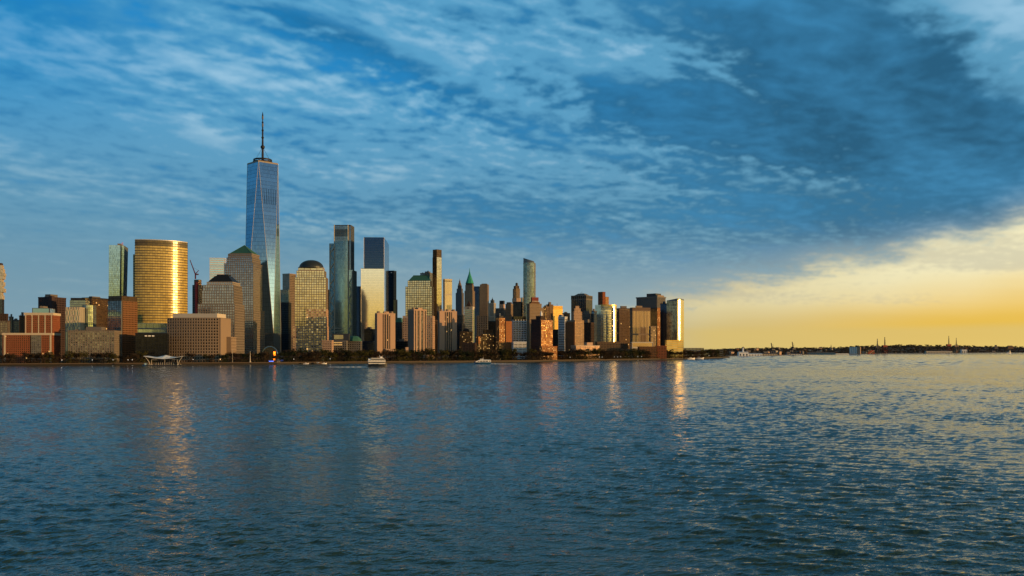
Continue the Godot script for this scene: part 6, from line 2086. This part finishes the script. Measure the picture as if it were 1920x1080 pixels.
func far_beside(px: float) -> String:
	var marks := [[1402, "behind the white harbour building"], [1440, "behind the long white dock shed"], [1470, "by the leftmost harbour crane"], [1505, "by the second harbour crane"], [1550, "behind the blue shed"], [1592, "behind the arched shed"], [1625, "behind the silos"], [1665, "by the red and grey gantry cranes"], [1735, "between the red gantry and the pale shed"], [1800, "by the farthest pair of gantry cranes"], [1860, "left of the ridge tower block"], [9999, "near the right edge"]]
	for m in marks:
		if px <= m[0]:
			return m[1]
	return ""

func far_shed(called: String, label: String, x0: float, x1: float, top: float, z: float, m: String, kind: int) -> void:
	var w := gx(x1, z) - gx(x0, z)
	var t := thing(called, label, "shed", Vector3(gx((x0 + x1) * 0.5, z), 2.0, -z))
	var h := gy(top, z) - 2.0
	if kind == 3:
		plain_box(t, "wall", m, -w * 0.5, w * 0.5, -1, h * 0.7, -10, 10)
		for j in 3:
			var s := Shape.new()
			var c := -w * 0.5 + w * (j + 0.5) / 3.0
			for q in 6:
				var a := PI * q / 6.0
				var b := PI * (q + 1) / 6.0
				s.quad(Vector3(c + cos(a) * w / 6.0, h * 0.7 + sin(a) * h * 0.45, 10.4), Vector3(c + cos(a) * w / 6.0, h * 0.7 + sin(a) * h * 0.45, -10.4), Vector3(c + cos(b) * w / 6.0, h * 0.7 + sin(b) * h * 0.45, -10.4), Vector3(c + cos(b) * w / 6.0, h * 0.7 + sin(b) * h * 0.45, 10.4))
				s.tri(Vector3(c, h * 0.7, 10.4), Vector3(c + cos(b) * w / 6.0, h * 0.7 + sin(b) * h * 0.45, 10.4), Vector3(c + cos(a) * w / 6.0, h * 0.7 + sin(a) * h * 0.45, 10.4))
			part("arched_roof", s, mats[m], t)
		return
	plain_box(t, "wall", m, -w * 0.5, w * 0.5, -1, h, -10, 10)
	var rf := Shape.new()
	rf.quad(Vector3(-w * 0.51, h, 10.6), Vector3(-w * 0.51, h + 3, 0), Vector3(w * 0.51, h + 3, 0), Vector3(w * 0.51, h, 10.6))
	rf.quad(Vector3(w * 0.51, h, -10.6), Vector3(w * 0.51, h + 3, 0), Vector3(-w * 0.51, h + 3, 0), Vector3(-w * 0.51, h, -10.6))
	rf.tri(Vector3(w * 0.5, h, 10), Vector3(w * 0.5, h + 2.9, 0), Vector3(w * 0.5, h, -10))
	rf.tri(Vector3(-w * 0.5, h, -10), Vector3(-w * 0.5, h + 2.9, 0), Vector3(-w * 0.5, h, 10))
	part("roof", rf, mats["white panel"] if m == "white paint" else mats["plant grey"], t)
	var n := maxi(3, int(w / 9.0))
	for j in n:
		plain_box(t, "door", "dark steel", -w * 0.5 + (j + 0.3) * w / n, -w * 0.5 + (j + 0.7) * w / n, 0, h * 0.6, 10, 10.2)
	if kind == 1:
		plain_box(t, "clock_tower", m, -w * 0.05, w * 0.08, h, h + 16, -3, 3)
		var s := Shape.new(); s.lathe([Vector2(3.6, h + 16), Vector2(0.2, h + 21)], 4, Vector3(w * 0.015, 0, 0)); part("tower_roof", s, mats["plant grey"], t)

func crane(called: String, label: String, px: float, z: float, top: float, m: String, lean: float, a_frame: bool) -> void:
	var t := thing(called, label, "crane", Vector3(gx(px, z), 2.0, -z), 0.3)
	var h := gy(top, z) - 2.0
	var b := h * 0.40
	var s := Shape.new()
	for e in [-1.0, 1.0]:
		for q in [-1.0, 1.0]:
			s.bar(Vector3(e * h * 0.13, 0, q * 8), Vector3(e * h * (0.03 if a_frame else 0.11), b * (1.5 if a_frame else 1.0), q * 6), 2.0, 1.6, 4)
		s.bar(Vector3(e * h * 0.12, b * 0.45, -7), Vector3(e * h * 0.12, b * 0.45, 7), 0.9, 0.9, 4)
	s.bar(Vector3(-h * 0.12, b * 0.45, 7), Vector3(h * 0.12, b * 0.45, 7), 0.9, 0.9, 4)
	part("portal_frame", s, mats[m], t)
	plain_box(t, "machinery_house", m, -h * 0.16, h * 0.14, b, b + h * 0.11, -6, 6)
	s = Shape.new()
	s.bar(Vector3(-h * 0.02, b, 0), Vector3(-h * lean, h, 0), 2.8, 2.0, 4)
	s.bar(Vector3(h * 0.05, b, 0), Vector3(-h * lean + 1.0, h * 0.86, 0), 1.4, 1.0, 4)
	part("boom", s, mats["dark steel"] if m == "maroon" else mats[m], t)
	s = Shape.new()
	for j in 4:
		s.bar(Vector3(-h * 0.02, lerpf(b, h, j / 4.0), 0), Vector3(h * 0.05, lerpf(b, h * 0.86, (j + 0.5) / 4.0), 0), 0.9, 0.9, 4)
	part("lattice", s, mats[m], t, true)

# the city on the viewer's own bank, behind: the photograph shows it mirrored in the glass across the river
func build_near_bank() -> void:
	var r := RandomNumberGenerator.new()
	r.seed = 12
	var spots := [[-1850, 420, 60, 70], [-1620, 300, 50, 60], [-1430, 380, 46, 85], [-1260, 260, 60, 60], [-1090, 330, 44, 95], [-960, 420, 54, 80], [-850, 280, 46, 130], [-700, 360, 40, 100], [-610, 300, 46, 190], [-480, 420, 46, 150], [-380, 330, 38, 190], [-240, 420, 50, 110], [-130, 520, 40, 150], [60, 460, 50, 100], [260, 420, 40, 170], [420, 500, 50, 100]]
	var looks := ["brown stone tower", "grey stone tower", "dark glass tower", "pale concrete tower"]
	var order := ["first", "second", "third", "fourth", "fifth", "sixth", "seventh", "eighth", "ninth", "tenth", "eleventh", "twelfth", "thirteenth", "fourteenth", "fifteenth", "last"]
	for j in spots.size():
		var e: Array = spots[j]
		var h: float = e[3]
		var w: float = e[2]
		var look := j % 4
		var t := thing("near_bank_tower", "%s mirrored in the glass across the river, %s from the left" % [looks[look], order[j]], "building", Vector3(e[0], 2.0, e[1]), r.randf_range(-0.3, 0.3))
		var m: String = ["brown stone", "grey stone", "navy panel", "concrete"][look]
		plain_box(t, "tower_block", m, -w * 0.5, w * 0.5, 0, h * 0.88, -18, 18)
		plain_box(t, "upper_block", m, -w * 0.36, w * 0.36, h * 0.88, h, -13, 13)
		plain_box(t, "base_block", "plant grey", -w * 0.9, w * 0.9, 0, r.randf_range(22, 55), -26, 22)
	var s := Shape.new()
	s.box(Vector3(-2600, -2, 120), Vector3(2600, 2, 2500))
	structure("near_bank_ground", s.mesh(), mats["park ground"])
